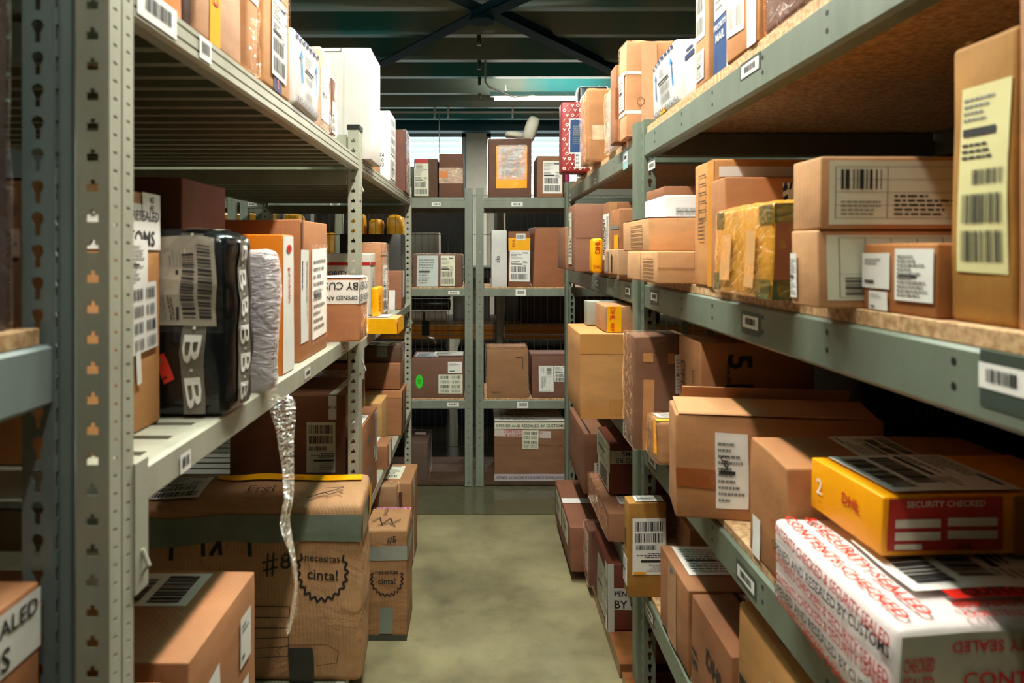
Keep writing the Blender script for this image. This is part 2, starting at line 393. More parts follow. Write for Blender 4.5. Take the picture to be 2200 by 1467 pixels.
DEC = {'ship': ('shipping_label', 1), 'ship2': ('shipping_label', 1), 'bars': ('barcode_sticker', 1), 'chip': ('barcode_sticker', 1), 'grid': ('shipping_label', 1), 'doc': ('paper_document', 1), 'form': ('shipping_label', 1),
       'few': ('sticker', 1), 'text': ('printed_text', 0), 'tape': ('packing_tape', 1), 'ttape': ('printed_tape', 1), 'star': ('printed_badge', 0), 'scrawl': ('handwriting', 0), 'ladder': ('printed_grid', 0), 'blank': ('paper_sheet', 1),
       'security': ('security_sticker', 1), 'redpattern': ('printed_pattern', 0), 'airmail': ('airmail_label', 1), 'bstrap': ('luggage_strap', 1), 'arrow': ('printed_pattern', 0), 'circle': ('round_sticker', 0)}
SEED = [100]
def bx(side, xa, y0, y1, wd, z0, z1, label, mat='C08B60', name='cardboard_box', cat='box', group=None, dec=(), r=.004, amp=.0016, jit=.002, bulge=0, rz=0, rx=0, ry=0,
       wrap=0, tape=None, freq=7, back_up=0, div=.07, gap=None, dx=0):
    SEED[0] += 1; seed = SEED[0]; rnd = random.Random(seed)
    x0, x1 = (xa - wd, xa) if side == 'L' else (xa, xa + wd)
    sx, sy, sz = x1 - x0, y1 - y0, z1 - z0
    sh = Shape(sx, sy, sz, side, amp, freq, seed, jit, bulge, back_up)
    m = mat if not isinstance(mat, str) else card(mat)
    root = rounded(sh, r, div=div).build(name, m, smooth=True)
    root.location = ((x0 + x1) / 2, (y0 + y1) / 2, z0 + .0005); root.rotation_euler = (math.radians(rx), math.radians(ry), math.radians(rz))
    tag(root, label, cat, group)
    lay = .0007
    D = list(dec)
    if tape:     # plain strip of packing tape down the top seam
        tm = tape if not isinstance(tape, bool) else TAPE
        if sx > sy: D = [('tape', 'T', .0, .5 - .02 / sy, 1, .5 + .02 / sy, dict(m=tm))] + D
        else: D = [('tape', 'T', .5 - .02 / sx, 0, .5 + .02 / sx, 1, dict(m=tm)), ('tape', 'F', .5 - .02 / sx, .72, .5 + .02 / sx, 1, dict(m=tm))] + D
    for d in D:
        st, f, u0, v0, u1, v1 = d[:6]; o = d[6] if len(d) > 6 else {}
        lay += .0006
        O, U, V, N, W, Hh = sh.frame(f)
        w_, h_ = (u1 - u0) * W, (v1 - v0) * Hh
        rot = o.get('rot', 0); cw, ch = (w_, h_) if rot % 2 == 0 else (h_, w_)
        fl = Flat(cw, ch, rnd)
        nm, paper = DEC[st]
        if st == 'ttape': style(fl, 'text', o)
        elif st not in ('tape', 'blank'): style(fl, st, o)
        if o.get('paper') is False: paper = 0
        mb = MB(); mats = []; mi = {}
        def mid(mt):
            if mt.name not in mi: mi[mt.name] = len(mats); mats.append(mt)
            return mi[mt.name]
        tilt = math.radians(o.get('tilt', 0)); ct, sn = math.cos(tilt), math.sin(tilt); cu, cv = w_ / 2, h_ / 2
        def P(a, b, off):
            x, y = a - cu, b - cv; a, b = cu + x * ct - y * sn, cv + x * sn + y * ct
            p = O + U * (u0 * W + a) + V * (v0 * Hh + b); return p + sh.D(p) + N * off
        if paper:
            pm = o.get('m', PAPER); n1 = max(1, min(10, round(w_ / .04))); n2 = max(1, min(10, round(h_ / .04)))
            if amp > .004 or bulge: n1 = max(n1, min(14, round(w_ / .025))); n2 = max(n2, min(14, round(h_ / .025)))
            base = len(mb.v); cr = o.get('crinkle', 0)
            for j in range(n2 + 1):
                for i in range(n1 + 1): 
                    e = cr * noise.noise(Vector((i * .9, j * .9, seed))) if cr else 0
                    mb.v.append(tuple(P(w_ * i / n1, h_ * j / n2, lay + abs(e))))
            k = mid(pm)
            for j in range(n2):
                for i in range(n1):
                    a = base + j * (n1 + 1) + i; mb.f.append((a, a + 1, a + n1 + 2, a + n1 + 1)); mb.m.append(k)
        for pts, mk, l in fl.p:
            q = []
            for (a, b) in pts:
                if rot == 1: a, b = ch - b, a
                elif rot == 2: a, b = cw - a, ch - b
                elif rot == 3: a, b = b, cw - a
                q.append(P(a, b, lay + (.0004 if amp < .004 else .001) * l + (.0005 if paper else 0)))
            mb.q(q, mid(INKS[mk]))
        if o.get('film'):   # a clear document pouch
            k = mid(FILM2 if o['film'] == 2 else FILM); e = .012
            mb.q([P(-e, -e, lay + .0025), P(w_ + e, -e, lay + .0025), P(w_ + e, h_ + e, lay + .0025), P(-e, h_ + e, lay + .0025)], k)
        if mb.f:
            c = mb.build(o.get('name', nm), mats, root)
            if o.get('label'): c['label'] = o['label']
    if wrap:
        wm = FILM if wrap is True or wrap == 1 else (FILM2 if wrap == 2 else wrap)
        sh2 = Shape(sx, sy, sz, side, amp, freq, seed, jit, bulge, back_up)
        c = rounded(sh2, r + .004, grow=.0045, div=.022, extra=.0035).build('plastic_wrap', wm, root, smooth=True)
        c['label'] = 'clear plastic wrap'
    return root

GLT = 'parcels on the left top shelf'; GLM = 'parcels on the left middle shelf'; GLL = 'parcels on the left lower shelf'; GLF = 'parcels low down on the left'
GRT = 'parcels on the right top shelf'; GRM = 'parcels on the right middle shelf'; GR3 = 'parcels on the right third shelf'; GR4 = 'parcels on the right fourth shelf'; GRF = 'parcels at floor level on the right'
GB = 'parcels on the back racks'

# ---------------------------------------------------------------- room
def struct(o): return tag(o, kind='structure')
def floor_mat():
    m, nt, b = nodes('sealed_concrete')
    tc = nt.nodes.new('ShaderNodeTexCoord')
    n = nt.nodes.new('ShaderNodeTexNoise'); n.inputs['Scale'].default_value = 1.9; n.inputs['Detail'].default_value = 9; n.inputs['Roughness'].default_value = .6
    n2 = nt.nodes.new('ShaderNodeTexNoise'); n2.inputs['Scale'].default_value = 11; n2.inputs['Detail'].default_value = 10; n2.inputs['Roughness'].default_value = .7
    for k in (n, n2): nt.links.new(tc.outputs['Object'], k.inputs[0])
    r = nt.nodes.new('ShaderNodeValToRGB'); e = r.color_ramp.elements
    e[0].position = .33; e[0].color = lin('655D45'); e[1].position = .66; e[1].color = lin('9B8F6C')
    nt.links.new(n.outputs[0], r.inputs[0])
    r2 = nt.nodes.new('ShaderNodeValToRGB'); r2.color_ramp.elements[0].position = .25; r2.color_ramp.elements[0].color = (.35, .35, .3, 1); r2.color_ramp.elements[1].position = .5; r2.color_ramp.elements[1].color = (1, 1, 1, 1)
    nt.links.new(n2.outputs[0], r2.inputs[0])
    mx = nt.nodes.new('ShaderNodeMix'); mx.data_type = 'RGBA'; mx.blend_type = 'MULTIPLY'; mx.inputs[0].default_value = .4
    nt.links.new(r.outputs[0], mx.inputs[6]); nt.links.new(r2.outputs[0], mx.inputs[7]); nt.links.new(mx.outputs[2], b.inputs['Base Color'])
    b.inputs['Roughness'].default_value = .33
    r3 = nt.nodes.new('ShaderNodeMapRange'); r3.inputs[3].default_value = .22; r3.inputs[4].default_value = .5
    nt.links.new(n.outputs[0], r3.inputs[0]); nt.links.new(r3.outputs[0], b.inputs['Roughness'])
    return m
FM = floor_mat()
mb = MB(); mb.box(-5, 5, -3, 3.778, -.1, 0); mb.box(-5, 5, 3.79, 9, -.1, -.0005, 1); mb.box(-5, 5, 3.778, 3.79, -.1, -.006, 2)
struct(mb.build('floor', [FM, plain('57543F', .16, name='shaded_far_slab', amt=.12), plain('2A2A22', .8)]))  # rack shade and dark reflection beyond the joint put into the slab colour
mb = MB(); mb.box(-5, 5, 9, 9.1, 0, 3.6)
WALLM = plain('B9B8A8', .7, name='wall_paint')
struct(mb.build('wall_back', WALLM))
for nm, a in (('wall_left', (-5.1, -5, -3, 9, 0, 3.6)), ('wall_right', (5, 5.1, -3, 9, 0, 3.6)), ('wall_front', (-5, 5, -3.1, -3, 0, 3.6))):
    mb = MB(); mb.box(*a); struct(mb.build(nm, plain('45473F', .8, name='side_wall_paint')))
mb = MB(); prof = []                      # trapezoidal ceiling sheet, ribs along Y
x = -5.0
while x < 5:
    prof += [(x, 3.34), (x + .03, 3.30), (x + .07, 3.30), (x + .10, 3.34)]; x += .13
mb.prism(prof, 'Y', -3, 9, closed=False)
c = struct(mb.build('ceiling', plain('4C8E90', .35, name='teal_sheet_steel', amt=.3), solid=.004))
def joist_mat():
    m, nt, b = nodes('joist_steel'); tc = nt.nodes.new('ShaderNodeTexCoord'); mp = nt.nodes.new('ShaderNodeMapping'); mp.inputs['Scale'].default_value = (.35, .35, .1)
    n = nt.nodes.new('ShaderNodeTexNoise'); n.inputs['Scale'].default_value = 2.2; n.inputs['Detail'].default_value = 3
    nt.links.new(tc.outputs['Object'], mp.inputs[0]); nt.links.new(mp.outputs[0], n.inputs[0])
    r = nt.nodes.new('ShaderNodeValToRGB'); e = r.color_ramp.elements; e[0].position = .47; e[0].color = lin('8C9082'); e[1].position = .60; e[1].color = lin('3F8E8E')  # teal end of the ramp is reflected tint put into the joist colour
    nt.links.new(n.outputs[0], r.inputs[0]); nt.links.new(r.outputs[0], b.inputs['Base Color']); b.inputs['Roughness'].default_value = .4; return m
JM = joist_mat()
for i, y in enumerate([-1.4, -.6, .2, 1.0, 1.8, 2.6, 3.3, 3.9, 4.45, 5.0, 5.66, 6.2, 6.84, 7.5, 8.15]):
    mb = MB(); mb.prism([(y, 3.05), (y + .075, 3.05), (y + .075, 3.065), (y + .012, 3.062), (y + .012, 3.285), (y + .075, 3.285), (y + .075, 3.295), (y, 3.295)], 'X', -4.95, 4.95)
    o = mb.build('ceiling_joist', JM); tag(o, kind='structure')
mb = MB(); mb.box(-4.95, 4.95, 8.55, 8.75, 2.98, 3.29)
struct(mb.build('ceiling_girder', plain('17505C', .4, name='teal_girder_paint')))
TB = plain('0C2F38', .75, name='teal_brace_paint', spec=.15)
def brace(p, q, nm, lab):
    mb = MB(); p, q = Vector(p), Vector(q); d = (q - p).normalized(); n = Vector((-d.y, d.x, 0)) * .05
    for z0, z1 in ((0, .012),):
        a, b, c, e = p - n, p + n, q + n, q - n; up = Vector((0, 0, z1))
        mb.q([a, b, c, e]); mb.q([a + up, e + up, c + up, b + up]); mb.q([a, e, e + up, a + up]); mb.q([b, b + up, c + up, c]); mb.q([a, a + up, b + up, b]); mb.q([e, c, c + up, e + up])
        m2 = n * .92; up2 = Vector((0, 0, .06))
        mb.q([a, e, e + up2, a + up2]); 
    o = mb.build(nm, TB); tag(o, lab, 'brace', 'teal diagonal braces under the ceiling')
cz = 3.005
brace((.03, 4.42, cz), (1.5, 6.4, cz), 'ceiling_brace', 'teal steel ceiling brace running down to the right, behind the crossing')
brace((-.03, 4.42, cz - .02), (-1.5, 6.6, cz - .02), 'ceiling_brace', 'teal steel ceiling brace running down to the left towards the tall white box')
brace((-.03, 4.46, cz - .035), (1.7, 2.2, cz - .035), 'ceiling_brace', 'teal steel ceiling brace rising to the right, cut by the top edge of the picture')
brace((.03, 4.46, cz + .013), (-1.7, 2.2, cz + .013), 'ceiling_brace', 'teal steel ceiling brace rising to the left, cut by the top edge of the picture')
mb = MB(); mb.prism([(.09 * math.cos(a * math.pi / 4 + .39), 4.44 + .09 * math.sin(a * math.pi / 4 + .39)) for a in range(8)], 'Z', cz - .055, cz - .037)
tag(mb.build('brace_plate', TB), 'teal steel plate where the ceiling braces cross', 'plate')

# windows and blinds
BLM = emit('D4E6E4', 1.0, 'backlit_blind')
def window(i, x0, x1):
    z0, z1, y = 2.12, 2.96, 8.96
    mb = MB(); mb.box(x0, x1, y, y + .02, z0, z1)
    o = struct(mb.build('window_%d' % i, emit('EAF4FF', 1.3, 'daylight_pane')))
    fr = MB()
    for a in (x0 - .05, x1): fr.box(a, a + .05, y - .06, y + .03, z0 - .05, z1 + .05)
    for a in (z0 - .05, z1): fr.box(x0 - .05, x1 + .05, y - .06, y + .03, a, a + .05)
    fr.build('window_frame', plain('C8CCC8', .4), o)
    sl = MB(); z = z0
    while z < z1 - .03: sl.prism([(y - .05, z), (y - .046, z), (y - .028, z + .062), (y - .032, z + .062)], 'X', x0 + .01, x1 - .01); z += .07
    sl.build('window_blind', BLM, o)
window(1, -4.6, -.26); window(2, .12, 1.24)
mb = MB(); mb.box(-.20, .06, 8.72, 8.95, 0, 3.3); struct(mb.build('trim_1', plain('EDEBDD', .6, name='pilaster_paint')))

# ceiling lamps
def lamp(x, y, z, k, lab):
    e = empty('ceiling_lamp', (x, y, z), lab, 'lamp', 'fluorescent ceiling lamps')
    mb = MB(); mb.prism([(-.03, .0), (-.025, .04), (.025, .04), (.03, .0), (.025, -.004), (-.025, -.004)], 'X', -.6, .6); mb.build('lamp_housing', plain('D9DAD6', .3, name='lamp_enamel'), e)
    mb = MB(); mb.tube([(-.56, 0, -.025), (.56, 0, -.025)], .014, 10); mb.build('lamp_tube', emit('FFF0DA', 14, 'glowing_tube'), e, smooth=True)
    mb = MB()
    for q in (-.45, .45): mb.tube([(q, 0, .038), (q, 0, 3.06 - z)], .004, 6)
    mb.build('hanging_rod', plain('8A8A84', .4), e)
    L = bpy.data.lights.new('lamp_light', 'AREA'); L.shape = 'RECTANGLE'; L.size = 1.1; L.size_y = .06; L.energy = LAMP_POWER * k; L.color = (1, .93, .83)
    lo = bpy.data.objects.new('lamp_light', L); COL.objects.link(lo); lo.parent = e; lo.location = (0, 0, -.05)
    L2 = bpy.data.lights.new('added_uplight', 'AREA'); L2.shape = 'RECTANGLE'; L2.size = 1.1; L2.size_y = .03; L2.energy = LAMP_POWER * k * (2.6 if z < 2.93 else .12); L2.color = (1, .95, .86)     # upward light added to the tube, boosted over the aisles to brighten the ceiling
    lo = bpy.data.objects.new('added_uplight', L2); COL.objects.link(lo); lo.parent = e; lo.location = (0, 0, .055); lo.rotation_euler = (math.pi, 0, 0)
    return e
for i, (x, y, z, k) in enumerate(LAMPS):
    e = lamp(x, y, z, k, ['white tube lamp above the near end of the aisle, over the camera', 'white tube lamp above the middle of the aisle', 'white tube lamp above the far part of the aisle',
        'bright white tube lamp glowing on the ceiling right of the aisle, beyond the back racks', 'white tube lamp on the ceiling beyond the left end of the back racks', 'white tube lamp above the next aisle on the left'][i])
    if i in (0, 1, 2, 5): e.rotation_euler[2] = math.pi / 2
# conduit and cables under the joists
mb = MB(); mb.tube([(-1.0, 7.53, 3.0), (1.6, 7.53, 3.0)], .012, 8)
for xx in (-.53, -.38, .33): mb.box(xx, xx + .02, 7.51, 7.55, 2.94, 3.051)
tag(mb.build('conduit_pipe', plain('C9C6BA', .4), smooth=False), 'thin pale conduit running across under the ceiling joists', 'pipe')
mb = MB(); mb.tube([(-.47, 7.53, 3.0), (-.465, 7.5, 2.6), (-.45, 7.45, 2.2)], .006, 6)
tag(mb.build('hanging_cable', plain('B9B2A2', .5)), 'pale cable hanging down in front of the window blinds', 'cable')
mb = MB(); mb.tube([(.03, 5.70, 3.051), (.03, 5.72, 2.88), (.06, 5.8, 2.86), (.3, 6.2, 2.86), (.5, 6.53, 2.955)], .009, 8)
tag(mb.build('flexible_conduit', plain('CFC9BB', .4), smooth=True), 'white flexible conduit looping to the bright ceiling lamp', 'pipe')
for i, (xx, yy) in enumerate([(-.02, 4.48), (-.02, 5.03), (-.02, 5.69), (-.02, 6.23), (-.02, 6.87)]):
    mb = MB(); mb.tube([(xx, yy, 3.05), (xx, yy, 2.98)], .016, 10)
    tag(mb.build('ceiling_bolt', plain('5A5A50', .35, .4), smooth=True), 'short steel bolt hanging under the ceiling joists', 'bolt', 'bolts under the ceiling joists')

# ---------------------------------------------------------------- rack pieces
def star_cell(mb, O, U, V, w, h, hole):
    """rectangular cell w x h with one polygonal hole (list of points about the cell centre)"""
    angs = sorted(set([math.atan2(p[1], p[0]) for p in hole] + [math.atan2(sy * h, sx * w) for sx in (-1, 1) for sy in (-1, 1)]))
    def inner(a):
        best = None; n = len(hole); dx, dy = math.cos(a), math.sin(a)
        for i in range(n):
            x1, y1 = hole[i]; x2, y2 = hole[(i + 1) % n]; ex, ey = x2 - x1, y2 - y1; den = dx * ey - dy * ex
            if abs(den) < 1e-12: continue
            t = (x1 * ey - y1 * ex) / den; s = (x1 * dy - y1 * dx) / den
            if t > 0 and -1e-6 <= s <= 1 + 1e-6: best = t if best is None else min(best, t)
        return best or .001
    def outer(a):
        c, s = abs(math.cos(a)), abs(math.sin(a)); return min(w / 2 / c if c > 1e-9 else 1e9, h / 2 / s if s > 1e-9 else 1e9)
    C = O + U * (w / 2) + V * (h / 2)
    ring = [((inner(a) * math.cos(a), inner(a) * math.sin(a)), (outer(a) * math.cos(a), outer(a) * math.sin(a))) for a in angs]
    for i in range(len(ring)):
        a, b = ring[i], ring[(i + 1) % len(ring)]
        mb.q([C + U * p[0] + V * p[1] for p in (a[0], a[1], b[1], b[0])])
KEY = [(.0075 * math.cos(a), .006 + .0075 * math.sin(a)) for a in [math.pi * k / 4 for k in range(0, 5)]] + [(-.006, .001), (-.0035, -.003), (-.0035, -.014), (.0035, -.014), (.0035, -.003), (.006, .001)]
SLOT = [(-.003, -.009), (.003, -.009), (.003, .009), (-.003, .009)]
SQ = [(-.007, -.005), (.007, -.005), (.007, .004), (.002, .004), (.002, .009), (-.003, .009), (-.003, .004), (-.007, .004)]
DASH = [(-.004, -.0015), (.004, -.0025), (.004, .0005), (-.004, .0015)]
DOT = [(.0035 * math.cos(k * math.pi / 3), .0035 * math.sin(k * math.pi / 3)) for k in range(6)]
def strip(mb, O, U, w, z0, z1, pitch, hole):
    n = int((z1 - z0) / pitch); V = Vector((0, 0, 1))
    for i in range(n): star_cell(mb, O + V * (pitch * i), U, V, w, pitch, hole)
    if z0 + n * pitch < z1 - 1e-4:
        a = O + V * (n * pitch); b = O + V * (z1 - z0); mb.q([a, a + U * w, b + U * w, b])
def upright_R(par, y, z1, sg=1, xf=.515, m=MR, dp=.155):
    """deep two-row upright: keyhole web towards the camera, rounded nose and slotted flanges towards the aisle"""
    mb = MB(); X = xf * sg
    strip(mb, Vector((X, y, .003)), Vector((sg, 0, 0)), .036, .003, z1, .0375, KEY)
    strip(mb, Vector((X, y, .003)), Vector((0, 1, 0)), dp * .26, .003, z1, .0375, SLOT)
    strip(mb, Vector((X, y + dp * .74, .003)), Vector((0, 1, 0)), dp * .26, .003, z1, .0375, SLOT)
    a, b = y + dp * .26, y + dp * .74
    P = [(X, a), (X - sg * .010, a + .004), (X - sg * .014, a + .014), (X - sg * .014, b - .014), (X - sg * .010, b - .004), (X, b)]
    mb.prism(P, 'Z', .003, z1, closed=False)
    strip(mb, Vector((X, y + dp, .003)), Vector((sg, 0, 0)), .036, .003, z1, .0375, KEY)
    mb.build('upright', m, par, solid=.0022)
    ft = MB(); ft.box(min(X - sg * .016, X + sg * .05), max(X - sg * .016, X + sg * .05), y - .01, y + dp + .01, 0, .003); ft.build('foot_plate', m, par)
def upright_L(par, X, y, z1, dp=.055, cap=True, m=ML, w2=.037, hole=SQ, face=-1):
    mb = MB()
    strip(mb, Vector((X, y, .003)), Vector((face, 0, 0)), w2, .003, z1, .035, hole)
    g = dp * .46
    strip(mb, Vector((X, y, .003)), Vector((0, 1, 0)), g, .003, z1, .021, DASH); strip(mb, Vector((X, y + dp - g, .003)), Vector((0, 1, 0)), g, .003, z1, .021, DASH)
    mb.prism([(X, y + g), (X - .004, y + g + .002), (X - .004, y + dp - g - .002), (X, y + dp - g)], 'Z', .003, z1, closed=False)
    mb.prism([(X, y + dp), (X + face * .012, y + dp)], 'Z', .003, z1, closed=False)
    mb.build('upright', m, par, solid=.002)
    if cap:
        c = MB(); c.box(min(X + .004, X + face * (w2 + .004)), max(X + .004, X + face * (w2 + .004)), y - .004, y + dp + .004, z1 - .012, z1 + .006); c.build('post_cap', MDK, par, bevel=.002)
def beam(par, X0, X1, y0, y1, zt, zb, m, groove=0, nm='beam', holes=()):
    mb = MB(); s = 1 if X1 > X0 else -1          # X0 = aisle face
    P = [(X0, zb + .006), (X0, zt - .004)] if not groove else []
    if groove:
        h = zt - zb
        P = [(X0, zb + .004), (X0, zb + h * .30), (X0 + s * .004, zb + h * .31), (X0 + s * .004, zb + h * .37), (X0, zb + h * .38), (X0, zb + h * .70), (X0 + s * .004, zb + h * .71), (X0 + s * .004, zb + h * .77), (X0, zb + h * .78), (X0, zt - .003)]
    P += [(X0 + s * .005, zt), (X1, zt), (X1, zb), (X0 + s * .007, zb)]
    mb.prism(P, 'Y', y0, y1)
    for (hy, hz) in holes:
        mb.prism([(hy + .004 * math.cos(k * math.pi / 4), hz + .0045 * math.sin(k * math.pi / 4)) for k in range(8)], 'X', X0 - s * .0006, X0 + s * .001, 1)
    return mb.build(nm, [m, MDK], par)
def xbeam(par, x0, x1, Y, zt, zb, m, t=.035):
    mb = MB(); mb.prism([(Y, zb + .004), (Y, zt - .004), (Y + .004, zt), (Y + t, zt), (Y + t, zb), (Y + .006, zb)], 'X', x0, x1); return mb.build('beam', m, par)
def blabel(par, X, sg, y, z, wy=.07, h=.026, patch=None, flat=None):
    """barcode label on a beam; sg = -1 when the face looks towards -X; flat=Y when the beam faces the camera"""
    rnd = random.Random(int(abs(y * 1000 + z * 77 + (flat or 0) * 13 + X * 31)))
    mb = MB()
    def P(a, b, off):
        if flat is not None: return (X + a, flat - off, z + b)
        return (X + sg * off, y + a, z + b)
    if patch:
        px, pz0, pz1, pm = patch
        mb.q([P(-px, pz0, .0008), P(px, pz0, .0008), P(px, pz1, .0008), P(-px, pz1, .0008)], 2)
    mb.q([P(-wy / 2, -h / 2, .0014), P(wy / 2, -h / 2, .0014), P(wy / 2, h / 2, .0014), P(-wy / 2, h / 2, .0014)], 0)
    a = -wy * .32
    while a < wy * .32:
        t = rnd.choice([.0012, .0025, .0012, .0035]); mb.q([P(a, -h * .22, .002), P(a + t, -h * .22, .002), P(a + t, h * .3, .002), P(a, h * .3, .002)], 1); a += t + rnd.choice([.0012, .002])
    mb.build('beam_label', [PAPER, INK, patch[3] if patch else INK], par)
def deck(par, x0, x1, y0, y1, zt, m, pitch=.081, dz=.036):
    mb = MB(); n = max(1, round((y1 - y0) / pitch)); p = (y1 - y0) / n; P = []
    for i in range(n):
        a = y0 + i * p; P += [(a, zt - dz), (a + .009, zt - dz), (a + .009, zt), (a + p - .012, zt), (a + p - .012, zt - dz), (a + p - .001, zt - dz)]
    mb.prism(P, 'X', x0, x1, closed=False); return mb.build('shelf_deck', m, par, solid=.0016)
def slab(par, x0, x1, y0, y1, z0, z1, m=BOARD, nm='shelf_board'):
    mb = MB(); mb.box(x0, x1, y0, y1, z0, z1); return mb.build(nm, m, par, bevel=.0012)

# ---- right rack
XR = .515; RT, RM, R3, R4, RF = 1.849, 1.372, .873, .393, .05
rk = empty('shelving_rack', (1.0, 2.2, 0), 'long sage green steel rack with particle board shelves along the right side of the aisle', 'rack')
for y in (.24, 2.165, 4.035): upright_R(rk, y, 1.873)
for y in (.24, 2.165, 4.035):
    mb = MB(); strip(mb, Vector((1.45, y, .003)), Vector((-1, 0, 0)), .036, .003, 1.873, .0375, KEY); mb.prism([(1.45, y), (1.45, y + .15)], 'Z', .003, 1.873, closed=False); mb.build('upright', MR, rk, solid=.0022)
for a, b, k in ((.395, 2.162, 0), (2.325, 4.032, 1)):
    for zt, zb, zs in ((1.826, 1.752, RT), (1.350, 1.274, RM), (.855, .778, R3), (.380, .305, R4)):
        hs = []
        n = 6 if k == 0 else 4
        for i in range(n):
            yy = a + .35 + (b - a - .5) * i / (n - 1) + (.02 if i % 2 else 0)
            hs += [(yy, zt - .018), (yy, zt - .045)]
        beam(rk, XR, XR + .035, a, b, zt, zb, MR, holes=hs)
        beam(rk, 1.45, 1.415, a, b, zt, zb, MR)
        slab(rk, XR + .008, 1.44, a + .002, b - .002, zt + .0005, zs)
        xbeam(rk, XR + .04, 1.41, b - .03 if k == 0 else a - .02, zt - .001, zb, MR)
    slab(rk, XR - .045, 1.44, a, b + .12, .004, RF, plain('7A4A28', .25, name='brown_shelf_sheet', amt=.35, bump=.35, bscale=14), 'base_board')
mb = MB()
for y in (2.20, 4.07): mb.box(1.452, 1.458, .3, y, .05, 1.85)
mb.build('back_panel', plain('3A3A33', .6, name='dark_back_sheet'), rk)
DP = plain('39463E', .4, name='dark_label_patch')
def pyr(px): return XR * FP / (px - CX)
blabel(rk, XR, -1, pyr(1401), 1.45 + .2 * 1.32, .075, .024, (.045, -.012, .02, DP))
blabel(rk, XR, -1, pyr(1612), 1.805, .085, .024, (.05, -.014, .018, DP))
blabel(rk, XR, -1, pyr(1344), 1.79, .07, .026, (.04, -.04, .02, plain('8FB6B8', .4)))
blabel(rk, XR, -1, pyr(1279), 1.775, .05, .022)
blabel(rk, XR, -1, pyr(1226), 1.77, .08, .04)
for px, z in ((1406, 1.319), (1613, 1.317), (1349, 1.315), (1283, 1.315)): blabel(rk, XR, -1, pyr(px), z, .075, .024, (.045, -.024, .02, DP))
blabel(rk, XR, -1, .675, 1.325, .062, .026, (.03, -.032, .026, DP))
for px, z in ((1603, .815), (1402, .82), (1348, .815), (1295, .335), (1396, .345)): blabel(rk, XR, -1, pyr(px), z, .085, .024, (.05, -.02, .02, DP))

# ---- left rack
XL = -.43; LT, LM, LM2, LL = 1.787, 1.178, 1.146, .50
lk = empty('shelving_rack', (-.88, 2.5, 0), 'long greige steel rack with ribbed metal shelves along the left side of the aisle', 'rack')
upright_L(lk, XL, .787, 2.6, dp=.054, cap=False)
upright_L(lk, XL, 2.385, 1.892, dp=.06)
upright_L(lk, XL, 4.13, 1.852, dp=.06, cap=False)
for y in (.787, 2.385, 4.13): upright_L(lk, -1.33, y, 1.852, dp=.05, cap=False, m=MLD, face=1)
for a, b, k in ((.845, 2.383, 0), (2.447, 4.128, 1)):
    lm = LM if k == 0 else LM2
    for zs, h, gr in ((LT, .047, 1), (lm, .05, 0), (LL if k else .10, .045, 0)):
        beam(lk, XL, XL - .028, a, b, zs, zs - h, ML, groove=gr)
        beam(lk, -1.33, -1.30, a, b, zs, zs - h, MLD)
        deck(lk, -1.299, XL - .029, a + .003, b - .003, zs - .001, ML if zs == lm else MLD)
for y in (.85, 2.37, 4.13):
    for zs in ((LT, LM) if y < 4 else (LT, LM, .5)):
        mb = MB(); mb.box(-1.29, XL - .04, y, y + .012, zs - .10, zs - .05); mb.build('cross_tie', MLD, lk)
mb = MB(); mb.box(XL - .16, XL - .045, 2.395, 2.402, 1.79, 1.865); mb.build('side_plate', ML, lk)
# beam hooks
for (yy, z) in ((.842, LM), (2.40, LM), (2.449, LM2), (2.40, LT), (4.10, LM2)):
    mb = MB(); mb.box(XL - .001, XL + .004, yy - .002, yy + .03, z - .15, z + .012); mb.tube([(XL + .004, yy + .015, z - .13), (XL + .012, yy + .015, z - .12), (XL + .004, yy + .015, z - .10)], .003, 6)
    mb.build('beam_hook', ML, lk)
def pyl(px): return XL * FP / (px - CX)
blabel(lk, XL, 1, pyl(440), LT - .022, .045, .034); blabel(lk, XL, 1, .905, LT - .018, .11, .04)
blabel(lk, XL, 1, 1.03 * .96, LM - .03, .035, .028); blabel(lk, XL, 1, pyl(660), LM - .024, .05, .02, (.03, -.014, .014, plain('C9C5B5', .5))); blabel(lk, XL, 1, pyl(738), LM - .024, .06, .016, (.03, -.012, .012, plain('9A9786', .5)))
mb = MB(); mb.tube([(-1.25, .815, 2.12), (-.575, .815, 1.55)], .006, 6); mb.build('diagonal_tie', ML, lk)

# ---- near left rack
nk = empty('shelving_rack', (-.9, .5, 0), 'blue grey steel rack with a particle board shelf at the left edge of the picture', 'rack')
upright_R(nk, .797, 2.7, -1, .50, MBG, .045)
beam(nk, -.50, -.53, .2, .795, 1.3435, 1.271, MBG); beam(nk, -.50, -.53, .2, .795, .86, .79, MBG)
slab(nk, -1.40, -.508, .2, .785, 1.344, 1.3635); slab(nk, -1.40, -.508, .2, .785, .8605, .88)
for zz in (1.3435, .86): beam(nk, -1.40, -1.37, .2, .78, zz, zz - .07, MBG)
mb = MB(); strip(mb, Vector((-1.40, .783, .003)), Vector((1, 0, 0)), .036, .003, 1.9, .0375, KEY); mb.build('upright', MBG, nk, solid=.0022)
mb = MB(); strip(mb, Vector((-1.40, .20, .003)), Vector((1, 0, 0)), .036, .003, 1.9, .0375, KEY); mb.build('upright', MBG, nk, solid=.0022)
upright_R(nk, .115, 1.9, -1, .50, MBG, .082)

